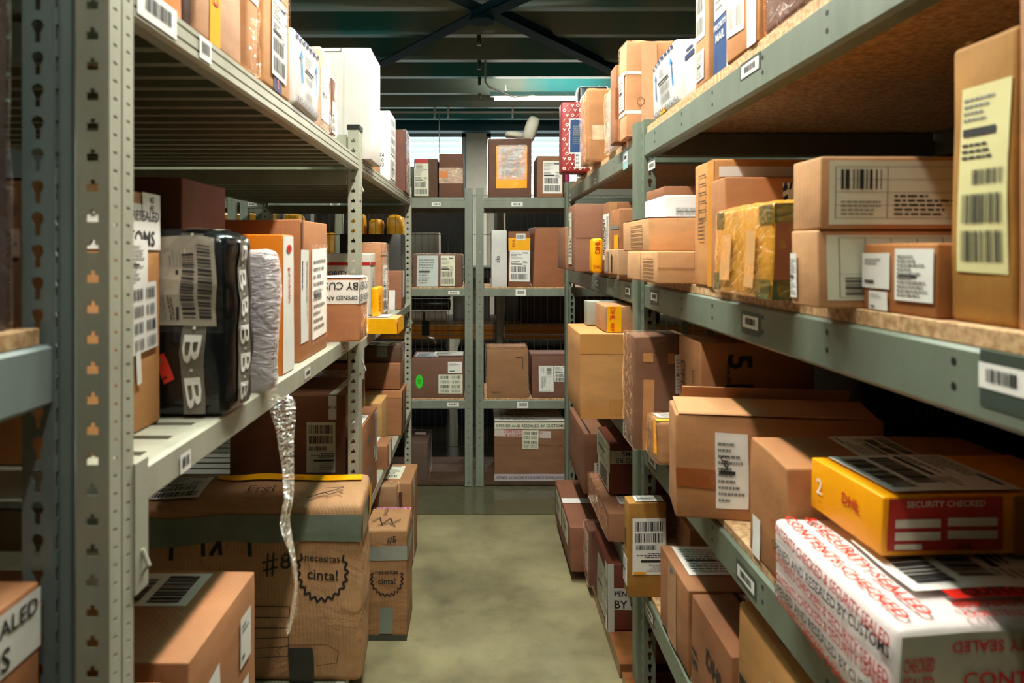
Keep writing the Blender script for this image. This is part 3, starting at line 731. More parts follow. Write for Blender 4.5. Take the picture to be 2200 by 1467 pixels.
# ---- back racks
B1, B2, B3, BF = 1.794, 1.236, .545, .03
def back_rack(x0, x1, lab, sides):
    e = empty('shelving_rack', ((x0 + x1) / 2, 4.5, 0), lab, 'rack', 'grey steel racks across the end of the aisle')
    for x, f in ((x0, 1), (x1, -1)):
        mb = MB(); strip(mb, Vector((x, 4.235, .003)), Vector((f, 0, 0)), .046, .003, 1.852, .046, DOT)
        mb.prism([(x, 4.235), (x, 4.27)], 'Z', .003, 1.852, closed=False); mb.prism([(x + f * .046, 4.235), (x + f * .046, 4.27)], 'Z', .003, 1.852, closed=False); mb.build('upright', MB_, e, solid=.002)
        mb = MB(); strip(mb, Vector((x, 4.76, .003)), Vector((f, 0, 0)), .046, .003, 1.852, .046, DOT); mb.build('upright', MB_, e, solid=.002)
    for zs, zt, zb in ((B1, 1.7766, 1.727), (B2, 1.2275, 1.178), (B3, .534, .479)):
        xbeam(e, x0 + .046, x1 - .046, 4.245, zt, zb, MB_); xbeam(e, x0 + .046, x1 - .046, 4.74, zt, zb, MB_, .02)
        slab(e, x0 + .05, x1 - .05, 4.25, 4.755, zt + .0005, zs, BOARD if zs != B1 else MB_)
    slab(e, x0 + .05, x1 - .05, 4.25, 4.755, .004, BF, plain('4E3826', .5, name='dark_base_board', amt=.3))
    return e
rl = back_rack(-1.5, -.058, 'grey steel rack left of the gap at the end of the aisle', 0)
rr = back_rack(-.035, 1.44, 'grey steel rack right of the gap at the end of the aisle', 0)
for px, z, wd, h in ((937, 1.751, .055, .022), (975, 1.202, .07, .022), (973, .507, .075, .024)): blabel(rl, (px - CX) * 4.245 / FP, 0, 0, z, wd, h, flat=4.245)
for px, z, wd, h in ((1111, 1.751, .07, .026), (1119, 1.203, .065, .04), (1123, .505, .07, .04)): blabel(rr, (px - CX) * 4.245 / FP, 0, 0, z, wd, h, flat=4.245)
for px in (455, 720): blabel(rl, (px - CX) * 4.245 / FP + (.25 if px < 500 else 0), 0, 0, 1.751, .06, .022, flat=4.245)
rx_ = back_rack(-3.0, -1.53, 'grey steel rack at the far left end of the back row', 0)

# ---- wire fence, pallet rack and things beyond it
fe = empty('wire_fence', (0, 4.9, 0), 'welded wire mesh fence behind the back racks', 'fence')
mb = MB(); x = -2.9
while x < 1.9: mb.box(x - .0014, x + .0014, 4.9, 4.903, .05, 1.86); x += .0475
for z in (.06, .45, .86, 1.17, 1.58, 1.86): mb.box(-2.9, 1.9, 4.897, 4.9, z - .002, z + .002)
mb.build('mesh_panel', plain('6B6F66', .5, name='wire_steel'), fe)
for x in (-2.9, -1.45, .13, 1.9):
    mb = MB(); mb.box(x - .02, x + .02, 4.904, 4.944, 0, 1.9); mb.build('fence_post', MB_, fe)
mb = MB(); mb.box(-.425, -.375, 4.86, 4.895, .86, .97); mb.tube([(-.41, 4.86, .97), (-.41, 4.86, 1.03)], .008, 8); mb.build('gate_lock', MDK, fe, bevel=.003)
mb = MB(); mb.tube([(-.40, 4.85, .86), (-.37, 4.85, .845), (-.34, 4.85, .84), (-.325, 4.85, .80)], .008, 8); mb.build('gate_handle', plain('B9BCB8', .25, .9, name='chrome'), fe, smooth=True)
pk = empty('pallet_rack', (0, 6.0, 0), 'pallet rack with wide orange beams behind the wire fence', 'rack')
OR = plain('C8801E', .4, name='orange_beam_paint')
for Y in (5.6, 6.5):
    mb = MB(); mb.prism([(Y, .745), (Y, .80), (Y + .012, .803), (Y + .012, .812), (Y, .815), (Y, .845), (Y + .05, .845), (Y + .05, .745)], 'X', -3, .115); mb.build('beam', OR, pk)
    mb = MB(); mb.prism([(Y, .745), (Y, .80), (Y + .012, .803), (Y + .012, .812), (Y, .815), (Y, .845), (Y + .05, .845), (Y + .05, .745)], 'X', .185, 2.6); mb.build('beam', OR, pk)
    for x in (-3.06, .12, 2.6):
        mb = MB(); mb.box(x, x + .025, Y - .01, Y + .05, 0, 2.0); mb.box(x + .035, x + .06, Y - .01, Y + .05, 0, 2.0); mb.box(x, x + .06, Y + .045, Y + .055, 0, 2.0); mb.build('upright', MB_, pk)
slab(pk, -3, 2.6, 5.62, 6.52, .846, .862); slab(pk, -3, 2.6, 5.62, 6.52, 1.30, 1.33, MDK)
for Y in (5.6, 6.5):
    mb = MB(); mb.box(-3, 2.6, Y, Y + .04, 1.24, 1.30); mb.build('beam', plain('4A4C42', .5), pk)
def roll(x0, x1, Y, z, r, m, lab, ym=None):
    mb = MB(); mb.tube([(x0, Y, z), (x0 + .01, Y, z), (x1 - .01, Y, z), (x1, Y, z)], [r * .9, r, r, r * .9], 20)
    mb2 = MB(); mb2.tube([(x1 - .005, Y, z), (x1 + .004, Y, z)], r * .35, 12)
    o = mb.build('wrapping_roll', m, smooth=True); tag(o, lab, 'roll', 'rolls lying behind the fence'); mb2.build('roll_core', MDK, o)
DKR = plain('2A2A26', .3, name='dark_roll_film')
for i, (z, lab) in enumerate([(1.245, 'dark roll behind the fence, topmost of its stack'), (1.145, 'dark roll behind the fence, second from the top'), (1.045, 'dark roll behind the fence, third from the top, above the pale roll')]):
    roll(-.62, -.27, 5.85, z - .037, .049, DKR, lab)
roll(-.62, -.30, 5.85, .909, .045, plain('D9CDBB', .5), 'pale cream roll behind the fence at the bottom of the stack')
mb = MB(); mb.box(-.25, .07, 5.9, 6.3, .863, 1.22); mb.box(-.24, -.1, 5.893, 5.9, .88, 1.2, 1); mb.box(-.09, .06, 5.893, 5.9, .88, 1.2, 1)
tag(mb.build('metal_cabinet', [plain('6D6E64', .5), plain('77786D', .5)], bevel=.004), 'grey metal cabinet on the orange rack behind the central uprights', 'cabinet')
mb = MB(); mb.box(.20, .32, 5.9, 6.3, .863, 1.22); tag(mb.build('metal_cabinet', plain('767A70', .5), bevel=.004), 'narrow grey cabinet on the orange rack, beside the dark brown panel', 'cabinet')
mb = MB(); mb.box(.33, 1.5, 5.75, 6.2, .863, 1.225); tag(mb.build('brown_crate', plain('33211A', .6), bevel=.006), 'wide dark brown crate on the orange rack behind the fence', 'crate')
for x0, x1, lab in ((-2.9, -1.6, 'dark navy covered pallet under the left end of the orange rack'), (-1.5, -.3, 'dark navy covered pallet under the orange rack, behind the left lower shelf'), (-.2, 1.1, 'dark navy covered pallet under the orange rack, behind the right back rack')):
    bx('L', x1, 5.7, 6.4, x1 - x0, 0, .66, lab, plain('131A26', .5, name='navy_cover', bump=.3, bscale=8), 'covered_block', 'pallet', 'covered pallets under the orange rack', amp=.01, r=.02)
for x0, x1, z1, lab in ((-2.9, -1.62, 1.98, 'added dark block on the upper level of the orange rack, far left'), (-1.5, -.15, 1.93, 'added dark block on the upper level, behind the left back rack'), (.22, 1.5, 1.93, 'added dark block on the upper level, behind the right back rack')):
    bx('L', x1, 6.1, 6.48, x1 - x0, 1.331, z1, lab, plain('23231E', .6, name='added_dark_cover', bump=.3, bscale=8), 'covered_block', 'pallet', 'added dark blocks on the orange rack', amp=.008, r=.02)  # dark blocks added to keep the view behind the back racks dark
# yellow sacks
YS = plain('D99B08', .45, name='yellow_sack', amt=.25, bump=.5, bscale=12)
for i, (x, wd, zt, lab) in enumerate([(-.74, .14, 1.78, 'yellow plastic sack behind the fence, nearest the left rack post with holes'), (-.90, .11, 1.74, 'yellow plastic sack behind the fence, middle of the three beside the left rack'), (-1.055, .12, 1.79, 'yellow plastic sack behind the fence, leftmost of the three beside the left rack'),
        (-2.0, .9, 1.80, 'wide orange yellow sack behind the fence, seen over the long brown carton'), (-1.28, .12, 1.62, 'narrow yellow and red sack behind the fence, left of the white sheet')]):
    bx('L', x + wd / 2, 5.75, 6.0, wd, 1.331, zt, lab, YS, 'yellow_sack', 'sack', 'sacks behind the fence', amp=.02, r=.04, jit=.02, freq=9, div=.03)
bx('L', -1.16, 5.72, 5.74, .07, 1.331, 1.80, 'hanging pale white sheet behind the fence between the sacks', plain('C9CDB4', .6), 'plastic_sheet', 'sheet', amp=.004, r=.004)
bx('L', -.36, 5.75, 6.05, .24, 1.331, 1.62, 'pale grey bin on the upper level behind the fence', plain('A59F93', .6), 'storage_bin', 'bin', amp=.001)

# ================================================================= PARCELS
K = dict
# ---- left top shelf
bx('L', -.44, .86, 1.0, .3, LT, 2.15, 'orange parcel at the near end of the left top shelf', plain('DD7A14', .4), 'orange_parcel', 'parcel', GLT)
bx('L', -.44, 1.004, 1.032, .3, LT, 2.12, 'thin dark brown box between the orange parcel and the yellow-taped carton', '4A2A18', group=GLT)
bx('L', -.435, 1.037, 1.235, .4, LT, 2.16, 'tan carton with an upright strip of yellow tape on the left top shelf', 'D09C78', group=GLT, dec=[('tape', 'S', .26, 0, .48, 1, K(m=YEL, label='yellow tape')), ('text', 'S', .3, .1, .44, .4, K(t='DHL', ink='r', rot=1))])
bx('L', -.43, 1.25, 1.31, .3, LT, 2.08, 'narrow film-wrapped carton with a white label right of the yellow-taped carton', 'C08A5C', group=GLT, dec=[('ship', 'S', .05, .45, .95, .97)], wrap=1)
bx('L', -.43, 1.345, 1.525, .36, LT, 2.10, 'tan carton with a navy side stripe and long white label on the left top shelf', 'CF9563', group=GLT,
   dec=[('tape', 'S', .36, 0, .66, 1, K(m=NAVY, name='navy_stripe')), ('text', 'S', .4, .02, .62, .25, K(t='PACKEN', ink='o', rot=1)), ('text', 'S', .4, .72, .62, .98, K(t='PACKEN', ink='o', rot=1)), ('ship', 'S', .26, .09, .82, .62, K(tilt=-1)), ('ladder', 'S', .76, .5, .96, .95, K(ink='br'))])
bx('L', -.425, 1.545, 1.785, .3, LT, 1.972, 'white mailer with navy lettering and blue arrows on the left top shelf', plain('D6D2CE', .35, name='white_mailer', bump=.4, bscale=14), 'white_mailer', 'parcel', GLT, amp=.006, jit=.01, bulge=.006, r=.012, dec=[('arrow', 'S', .04, .05, .96, .97), ('text', 'F', .4, .0, .95, .95, K(t='UPMAIL', ink='n', rot=1))])
bx('L', -.43, 1.812, 1.93, .3, LT, 1.995, 'shiny clear-wrapped carton with papers right of the white mailer', 'C9A890', group=GLT, dec=[('doc', 'S', .1, .1, .9, .8)], wrap=1, amp=.004)
bx('L', -.43, 1.952, 2.0, .2, LT, 1.952, 'small brown box squeezed beside the tall white box', '6A4028', group=GLT, dec=[('ship', 'S', .1, .05, .9, .6)], wrap=1)
bx('L', -.40, 2.46, 2.69, .27, LT, 2.19, 'tall plain white box overhanging the left top shelf', WHITE, 'white_box', 'box', GLT, r=.003, jit=.003, dec=[('scrawl', 'F', .62, .2, .66, .98, K(s=[[(.5, 0), (.5, 1)]], ink='g', lw=.0006)), ('scrawl', 'F', .25, .965, .6, .998, K(s=[[(0, 1), (0, 0), (1, 0), (1, 1)]], ink='k', lw=.0012))])
bx('L', -.435, 2.80, 2.93, .25, LT, 1.985, 'tan box low behind the tall white box on the left top shelf', 'D09660', group=GLT)
bx('L', -.43, 3.2, 3.41, .22, LT, 2.117, 'slim white printed box behind the tall white box', plain('D5D3CC', .5), 'white_box', 'box', GLT, dec=[('text', 'F', .7, .2, .95, .4, K(t=['74', '10', '93'])), ('grid', 'S', .1, .4, .8, .95), ('doc', 'S', .1, .05, .9, .35)])
bx('L', -.42, 3.745, 3.99, .16, LT, 2.125, 'glossy dark brown wrapped box at the far end of the left top shelf', '6A3626', group=GLT, wrap=1, amp=.003)
bx('L', -.425, 4.0, 4.06, .14, LT, 2.10, 'thin white foam panel behind the glossy dark brown box', plain('D8D6CE', .4), 'foam_sheet', 'sheet', GLT)

# ---- left middle shelf
bx('L', -.52, .872, 1.106, .25, LM, 1.542, 'tall tan carton with customs tape just behind the near left post', 'CB8F58', group=GLM, dec=[
   ('ttape', 'S', 0, .76, 1, .95, K(t=['OPENED AND RESEALED', 'BY CUSTOMS'], bold=.03, mg=.16)), ('tape', 'S', .74, .9, 1, 1, K(m=PAPER)), ('text', 'S', .78, .92, .96, .99, K(t=['43', '40'])), ('doc', 'S', .5, .6, .79, .8), ('grid', 'S', .58, .33, .92, .62, K(tilt=4)), ('tape', 'S', .64, .2, .7, .34, K(m=PAPER, tilt=6))])
bx('L', -.56, 1.28, 1.495, .35, LM, 1.592, 'tall reddish brown carton standing behind the tan customs carton', '7A4630', group=GLM)
BLK = plain('101314', .2, name='black_poly', bump=1, bscale=9); STRAP = plain('6E6A5E', .6, name='woven_strap', bump=.3, bscale=200)
o = bx('L', -.416, 1.12, 1.245, .26, LM, 1.487, 'black plastic-wrapped parcel with grey printed straps on the left middle shelf', BLK, 'black_parcel', 'parcel', GLM, r=.02, amp=.008, freq=16, jit=.004, bulge=.004, div=.018, dec=[
   ('bstrap', 'F', .72, .02, .86, .98, K(m=STRAP, n=4)), ('few', 'F', .575, .2, .65, .34, K(m=plain('D8321C', .45, name='red_tag_card'), tilt=18, name='red_tag', label='small red tag')), ('bstrap', 'S', .3, .04, .62, .97, K(m=STRAP, n=6)), ('tape', 'T', .72, .0, .86, 1, K(m=STRAP)), ('ship', 'F', .50, .5, .93, .965, K(m=plain('A39B8C', .3, name='pouch_paper'), rot=1, label='grey document pouch', film=1))])
bx('L', -.405, 1.322, 1.372, .14, LM, 1.452, 'lilac grey film-wrapped parcel leaning beside the orange box', plain('A79A9C', .35, name='lilac_wrap', bump=.6, bscale=20), 'wrapped_parcel', 'parcel', GLM, r=.018, amp=.008, jit=.008, wrap=2, div=.03, dec=[('bars', 'S', .3, .08, .95, .4, K(rot=1))])
bx('L', -.439, 1.506, 1.598, .25, LM, 1.491, 'bright orange upright box with a white side on the left middle shelf', plain('DE7A12', .35, name='orange_gloss'), 'orange_box', 'box', GLM, r=.003, dec=[('blank', 'S', .02, .01, .98, .99, K(label='white side panel')), ('text', 'S', .35, .42, .7, .85, K(t='protein', ink='o', rot=3, bold=.02)), ('circle', 'S', .3, .87, .75, .93, K(ink='o'))])
bx('L', -.448, 1.684, 1.97, .42, LM, 1.532, 'long brown carton with white papers on its end, behind the orange box', 'B9794C', group=GLM, r=.003, dec=[('few', 'S', .0, .13, .26, .79, K(rot=3)), ('doc', 'S', .38, .12, .95, .80, K(film=1, tilt=1)), ('tape', 'S', .0, .8, .06, 1, K(m=plain('7A4A2C', .6)))])
bx('L', -.372, 2.08, 2.216, .2, LM, 1.373, 'film-wrapped brown carton with upside-down customs tape, overhanging the left middle shelf', 'B8784C', group=GLM, r=.008, amp=.004, wrap=1, dec=[('ttape', 'F', -.0, .60, 1, .97, K(t=['BY CUSTOMS', 'OPENED AND RESEALED'], flip=True, bold=.03, mg=.14)), ('ttape', 'S', 0, .6, 1, .97, K(t=['OPENED', 'RESEALED'], flip=True)), ('tape', 'T', 0, 0, 1, 1, K(m=PAPER)), ('text', 'T', .1, .2, .9, .6, K(t='BY CUSTOMS'))])
# ---- left middle shelf, far bay
bx('L', -.458, 2.80, 2.93, .26, LM2, 1.448, 'white mail box with a dark red line and navy print, behind the left middle post', plain('C4BCAE', .5), 'white_box', 'box', GLM, dec=[('tape', 'F', 0, .84, 1, .88, K(m=RED)), ('text', 'F', .2, .58, .66, .78, K(t=['PRIORITY', '  MAIL  '], ink='n')), ('tape', 'S', 0, .84, 1, .88, K(m=RED)), ('text', 'S', .3, .1, .7, .7, K(t='PRIORITY MAIL', ink='n', rot=1))])
bx('L', -.44, 2.965, 3.2, .14, LM2, 1.492, 'upright taped brown carton with a narrow white label, right of the white mail box', 'B9835C', group=GLM, amp=.003, dec=[('ship', 'S', .3, .1, .95, .72), ('tape', 'S', 0, .85, 1, .9, K(m=TAPE))], wrap=1)
bx('L', -.396, 2.62, 2.735, .03, 1.2035, 1.318, 'small yellow padded envelope standing on the yellow-taped box', YEL, 'yellow_envelope', 'envelope', GLM, r=.008, amp=.004, dec=[('text', 'S', .1, .1, .4, .9, K(t='DHL', ink='r', rot=1))])
bx('L', -.317, 2.557, 2.75, .25, LM2, 1.2025, 'small flat box half covered in yellow tape, overhanging the left middle shelf', 'D9A070', group=GLM, r=.004, dec=[('tape', 'F', .55, .0, 1, 1, K(m=YEL)), ('tape', 'F', .45, .6, .6, 1, K(m=YEL)), ('doc', 'T', .25, .2, .85, .9), ('tape', 'S', 0, 0, 1, 1, K(m=YEL, crinkle=.003))])
bx('L', -.43, 3.65, 3.82, .17, LM2, 1.353, 'small brown cube box near the far post of the left middle shelf', '9A6448', group=GLM, dec=[('tape', 'F', .6, 0, .8, .5), ('tape', 'S', .2, .3, .8, 1)])
bx('L', -.455, 3.86, 4.08, .35, LM2, 1.556, 'dark charcoal box at the back of the left middle shelf near the far post', plain('3A3833', .5), 'dark_box', 'box', GLM)
# ---- left lower shelf
bx('L', -.418, 3.546, 3.786, .45, LL, .727, 'large brown carton with painted lit edges lowest of the stack on the left lower shelf', 'A86E48', group=GLL, dec=[('tape', 'F', 0, .87, 1, 1, K(m=card('D08A58'))), ('form', 'T', .25, .4, .8, .9), ('tape', 'S', .1, 0, .2, 1, K(m=plain('3A2418', .8))), ('tape', 'S', .55, 0, .62, 1, K(m=plain('3A2418', .8)))])  # orange strip along the front top is the lit edge put into colour
bx('L', -.43, 3.6, 3.8, .4, .7295, .867, 'brown carton in the middle of the stack on the left lower shelf', '9E6642', group=GLL, tape=True)
bx('L', -.428, 3.62, 3.8, .4, .8715, .953, 'flat dark wrapped box with two grey tape strips on top of the left lower stack', '5C3A22', group=GLL, wrap=1, dec=[('tape', 'F', .28, .3, .45, 1, K(m=TAPEG)), ('tape', 'F', .68, .3, .82, 1, K(m=TAPEG)), ('tape', 'T', .28, 0, .45, 1, K(m=TAPEG)), ('tape', 'T', .68, 0, .82, 1, K(m=TAPEG))])
bx('L', -.414, 2.99, 3.15, .13, LL, .602, 'small brown box with a white top label near the edge of the left lower shelf', 'AE7550', group=GLL, dec=[('ship', 'T', .1, .3, .6, .95), ('tape', 'S', .3, 0, .7, 1)])
bx('L', -.47, 3.2, 3.4, .12, LL, .745, 'slim pale yellow box behind the small brown box on the left lower shelf', 'D9A668', group=GLL)
bx('L', -.43, 2.462, 2.80, .053, LL, .822, 'flat upright brown carton with blue lettering beside the left middle post', 'A9714C', group=GLL, dec=[('ship', 'S', .82, .33, .97, .97, K(rot=3)), ('text', 'S', .35, .12, .62, .42, K(t='FRAGIL', ink='b', rot=1, tilt=0)), ('few', 'S', .72, .42, .78, .56), ('text', 'S', .3, .66, .5, .8, K(t='up', ink='b')), ('doc', 'T', .1, .1, .9, .5)])
bx('L', -.492, 2.47, 2.85, .42, LL, .933, 'large dark brown carton with a tall white barcode label left of the middle post', '8A583C', group=GLL, r=.003, dec=[('ship2', 'F', .66, .36, .91, .78, K(m=PAPERC, rot=2)), ('ttape', 'F', .85, .8, .92, 1, K(t='BY A')), ('tape', 'T', .85, 0, .92, 1, K(m=PAPERC)), ('tape', 'S', .4, 0, .6, 1, K(m=TAPEG))])
bx('L', -.55, 2.93, 3.19, .35, LL, .90, 'film-wrapped carton behind the dark barcode carton on the left lower shelf', 'A0704C', group=GLL, wrap=1)
# ---- left floor
CR = crumpled('B98B62')
o = bx('L', -.385, 2.15, 2.372, .73, .10, .655, 'huge crumpled brown carton with grey-green tape, number 8 and a printed spiky badge', CR, group=GLF, name='cardboard_box', r=.02, amp=.012, freq=6, jit=.014, bulge=.004, back_up=.045, div=.03, dec=[
   ('scrawl', 'F', .02, .70, .54, .9, K(s=[[(.34, .1), (.34, .75), (.6, .75), (.6, .1)], [(.72, .75), (.98, .75), (.98, .1)], [(.66, .1), (.74, .5), (.74, .1)]], lw=.006)), ('star', 'F', .72, .46, .94, .80, K(t=['necesitas', 'cinta!'], cut=.72)),
   ('scrawl', 'F', .58, .60, .645, .74, K(s=[[(.0, .6), (1, .7)], [(.0, .25), (1, .35)], [(.3, 0), (.4, 1)], [(.65, 0), (.75, 1)]], lw=.0025)), ('text', 'F', .655, .60, .70, .76, K(t='8', ink='k', bold=-.02)),
   ('ladder', 'F', .50, .15, .70, .44), ('tape', 'F', .0, .80, 1, .955, K(m=GTAPE, label='grey-green tape band')), ('tape', 'S', .0, .80, 1, .95, K(m=GTAPE)), ('tape', 'F', .70, .0, .80, .2, K(m=plain('2E2C26', .35, name='dark_tape'))),
   ('scrawl', 'F', .64, .08, .92, .22, K(s=[[(.1, .5), (.05, .8), (.2, 1), (.8, 1), (.95, .7), (.9, .2), (.6, .1)]], ink='br', lw=.0012)),
   ('tape', 'T', .30, .72, .97, .88, K(m=YEL, label='yellow tape')), ('text', 'T', .4, .74, .9, .80, K(t='DHL PICKUP', ink='r')), ('tape', 'S', .55, .82, .75, 1, K(m=YEL)), ('ship', 'T', .06, .2, .28, .75),
   ('scrawl', 'T', .73, .12, .93, .45, K(s=[[(.1, .0), (.9, .9)], [(.3, .3), (.5, .5), (.6, .3), (.8, .5), (.9, .3)], [(.5, .9), (.9, .95)]], lw=.002)), ('text', 'T', .45, .25, .62, .55, K(t='Frgl', ink='br', bold=-.02))])
# torn flap pieces
bx('L', -.45, 1.05, 1.355, .55, .10, .82, 'smooth brown carton with small white stickers standing low behind the near left post', 'B57B52', group=GLF, r=.003, dec=[('ship', 'T', .3, .55, .86, .95, K(rot=1)), ('few', 'S', .18, .80, .4, .9, K(tilt=6)), ('few', 'S', .72, .80, .9, .93), ('text', 'F', .55, .82, .85, .93, K(t='FORM', ink='br')), ('few', 'S', .6, .68, .85, .76)])
bx('L', -.455, .87, .985, .35, .10, .832, 'brown box in front of the smooth brown carton, cut by the bottom edge', 'B0744A', group=GLF, r=.01)
bx('L', -.283, 2.555, 2.78, .38, 0, .412, 'crumpled floor carton with silver tape and a smaller spiky badge, behind the huge one', crumpled('A87A52'), group=GLF, r=.01, amp=.005, freq=6, jit=.006, bulge=.003, div=.03, dec=[
   ('star', 'F', .64, .40, .97, .72, K(t=['necesitas', 'cinta!'], cut=.66, lw=.002)), ('tape', 'F', .5, .73, 1, .86, K(m=plain('A9AEA8', .2, .5, name='silver_tape', bump=.3, bscale=40), label='silver tape')), ('tape', 'S', 0, .73, 1, .9, K(m=plain('57605A', .3))), ('tape', 'F', .73, .06, .86, .3, K(m=TAPEG)), ('tape', 'F', 0, .0, 1, .05, K(m=plain('3F4038', .4))),
   ('scrawl', 'T', .6, .1, .95, .5, K(s=[[(.1, .5), (.3, .9), (.4, .2), (.6, .8), (.7, .3), (.9, .7)], [(.3, .1), (.6, .3), (.8, .0)]], lw=.002)), ('text', 'T', .55, .55, .95, .9, K(t='FRAGILE', ink='k', rot=1, bold=-.01)), ('text', 'F', .78, .88, .92, .96, K(t='#5'))])
bx('L', -.37, 2.95, 3.03, .10, 0, .438, 'narrow film-wrapped brown carton on the floor at the left, standing upright', 'A07A54', group=GLF, amp=.004, wrap=1, dec=[('few', 'F', .4, .0, .9, .1)])
bx('L', -.32, 3.10, 3.38, .28, 0, .405, 'brown floor carton with a white top label, farthest along the left side of the aisle', 'AA7850', group=GLF, r=.004, amp=.003, dec=[('ship', 'T', .15, .2, .8, .9, K(m=PAPERC)), ('tape', 'F', .3, .45, .85, .9, K(m=card('5A3423'))), ('tape', 'S', .3, 0, .4, 1)])
bx('L', -.30, 2.84, 2.925, .25, 0, .36, 'brown floor carton with pink printed tape, left side of the aisle', 'B07C55', group=GLF, dec=[('ttape', 'T', .3, .6, 1, .95, K(t='X CHECKED X', m=plain('D98AA8', .4))), ('tape', 'S', 0, .88, 1, .98, K(m=plain('D98AA8', .4))), ('blank', 'T', .2, 0, .6, .55)])
mb = MB(); pts = []; rnd = random.Random(5)
# ---- hanging strip of clear film
cl = [(-.405, 1.345, 1.17), (-.395, 1.34, 1.15), (-.388, 1.345, 1.10), (-.383, 1.35, 1.03), (-.378, 1.35, .97), (-.386, 1.345, .92), (-.378, 1.35, .87), (-.366, 1.35, .80), (-.372, 1.35, .74), (-.384, 1.35, .70)]
wd = [.02, .026, .020, .014, .013, .017, .013, .010, .012, .004]; mb = MB(); N = 40
def ip(L, t):
    t = t * (len(L) - 1); i = min(int(t), len(L) - 2); f = t - i
    return tuple(a * (1 - f) + b * f for a, b in zip(L[i], L[i + 1])) if isinstance(L[0], tuple) else L[i] * (1 - f) + L[i + 1] * f
for i in range(N + 1):
    t = i / N; c = ip(cl, t); ww = ip(wd, t); tw = t * 7
    for j in range(7):
        s = (j / 6 - .5) * 2; fold = .006 * math.sin(j * 2.3 + t * 9)
        mb.v.append((c[0] + s * ww * math.cos(tw * .35) + fold * .4, c[1] + s * ww * math.sin(tw * .35) + fold, c[2] + .004 * math.sin(j + i * .7)))
for i in range(N):
    for j in range(6): a = i * 7 + j; mb.f.append((a, a + 1, a + 8, a + 7)); mb.m.append(0)
tag(mb.build('plastic_film', film('crumpled_film', .10, 'F4F0EA', .08, 60, 1.0), smooth=True), 'twisted strip of clear film hanging from the lilac parcel over the left shelf edge', 'film')
# ---- things on the near left rack
bx('L', -.525, .66, .757, .3, 1.3635, 1.95, 'tall dark wrapped parcel with a pale label at the left edge of the picture', '3C2419', 'wrapped_parcel', 'parcel', amp=.004, wrap=1, dec=[('doc', 'S', .2, .05, .7, .42, K(m=plain('A9B0A4', .5)))])
bx('L', -.53, .768, .784, .25, 1.3635, 1.525, 'dark brown box with faint print beside the tall wrapped parcel at the left edge', '5A3A28', dec=[('text', 'S', .2, .75, .9, .95, K(t='O')), ('doc', 'S', .1, .5, .9, .7, K(m=plain('8A6A5A', .5)))])
bx('L', -.505, .48, .782, .5, .8805, 1.075, 'brown carton with diagonal-looking customs tape at the lower left corner of the picture', 'B87A50', dec=[('ttape', 'S', 0, .62, 1, .97, K(t=['OPENED AND RESEALED', '  BY CUSTOMS  '], bold=.03, mg=.14))])

# ---- back racks
def bk(px0, px1, pt, zb, label, mat='7C5038', dep=.3, **k):
    Y = 4.25 + k.pop('dy', 0.0); x0 = (px0 - CX) * Y / FP; x1 = (px1 - CX) * Y / FP
    return bx('L', x1, Y, Y + dep, x1 - x0, zb, H - (pt - CY) * Y / FP, label, mat, group=GB, **k)
bk(876, 889, 357, B1, 'thin black box at the left end of the back top shelf', plain('1C1C1A', .5), name='black_box')
bk(890, 940, 341, B1, 'dark brown box covered with papers and a red strip on the back top shelf', '5C3D2C', dec=[('ship', 'F', .0, .04, .62, .78, K(m=PAPERC)), ('tape', 'F', .04, .88, .6, 1, K(m=RED)), ('doc', 'F', .04, .72, .62, .88, K(m=PAPERC))], wrap=0)
bk(943, 995, 330, B1, 'brown box with a shiny film band and an orange sticker on the back top shelf', '6E4632', dec=[('tape', 'F', 0, .32, 1, .68, K(m=plain('B89A84', .12, name='shiny_band', bump=.9, bscale=45, amt=.4))), ('blank', 'F', .0, .45, .36, .6, K(m=plain('D0752A', .4)))])
bk(1049, 1142, 298, B1, 'large dark wrapped box with a yellow envelope and white label on the back top shelf', '6B4330', .35, wrap=1, amp=.003, dec=[('blank', 'F', .18, .16, .90, .88, K(m=YEL, crinkle=.003, label='yellow envelope')), ('ship', 'F', .26, .34, .84, .86, K(film=2))])
bk(1154, 1210, 335, B1, 'tan edged box with a barcode label on the back top shelf, beside the magenta box', '9A6A4A', dec=[('ship', 'F', .22, .1, .95, .88, K(film=1))])
bk(1214, 1224, 345, B1, 'narrow magenta box at the right end of the back top shelf', plain('9A2A50', .4), name='magenta_box')
# pale moulded tray on the large box
zb = H - (298 - CY) * 4.25 / FP + .02
mb = MB()
def ell(cx, cy, cz, rx, ry, rz, tilt, n=18, m=12, flatp=.0):
    base = len(mb.v)
    for i in range(m + 1):
        a = -math.pi / 2 + math.pi * i / m
        for j in range(n):
            b = 2 * math.pi * j / n; e = .6
            sg = lambda v: math.copysign(abs(v) ** e, v)
            x, y, z = rx * sg(math.cos(a)) * sg(math.cos(b)), ry * sg(math.cos(a)) * sg(math.sin(b)), rz * sg(math.sin(a))
            x, z = x * math.cos(tilt) + z * math.sin(tilt), -x * math.sin(tilt) + z * math.cos(tilt)
            mb.v.append((cx + x, cy + y, cz + z))
    for i in range(m):
        for j in range(n):
            a = base + i * n + j; b = base + i * n + (j + 1) % n; mb.f.append((a, b, b + n, a + n)); mb.m.append(0)
ell(.315, 4.40, zb + .062, .042, .07, .085, .32); o = mb.build('foam_shell', plain('DDD5C2', .5, name='cream_foam', bump=.25, bscale=60), smooth=True)
tag(o, 'cream ribbed foam shell standing on the large wrapped box on the back top shelf', 'packaging')
mb = MB(); ell(.21, 4.38, zb + .022, .062, .06, .021, .12); tag(mb.build('foam_shell', plain('DDD5C2', .5, name='cream_foam', bump=.25, bscale=60), smooth=True), 'low cream foam piece lying left of the standing foam shell', 'packaging')
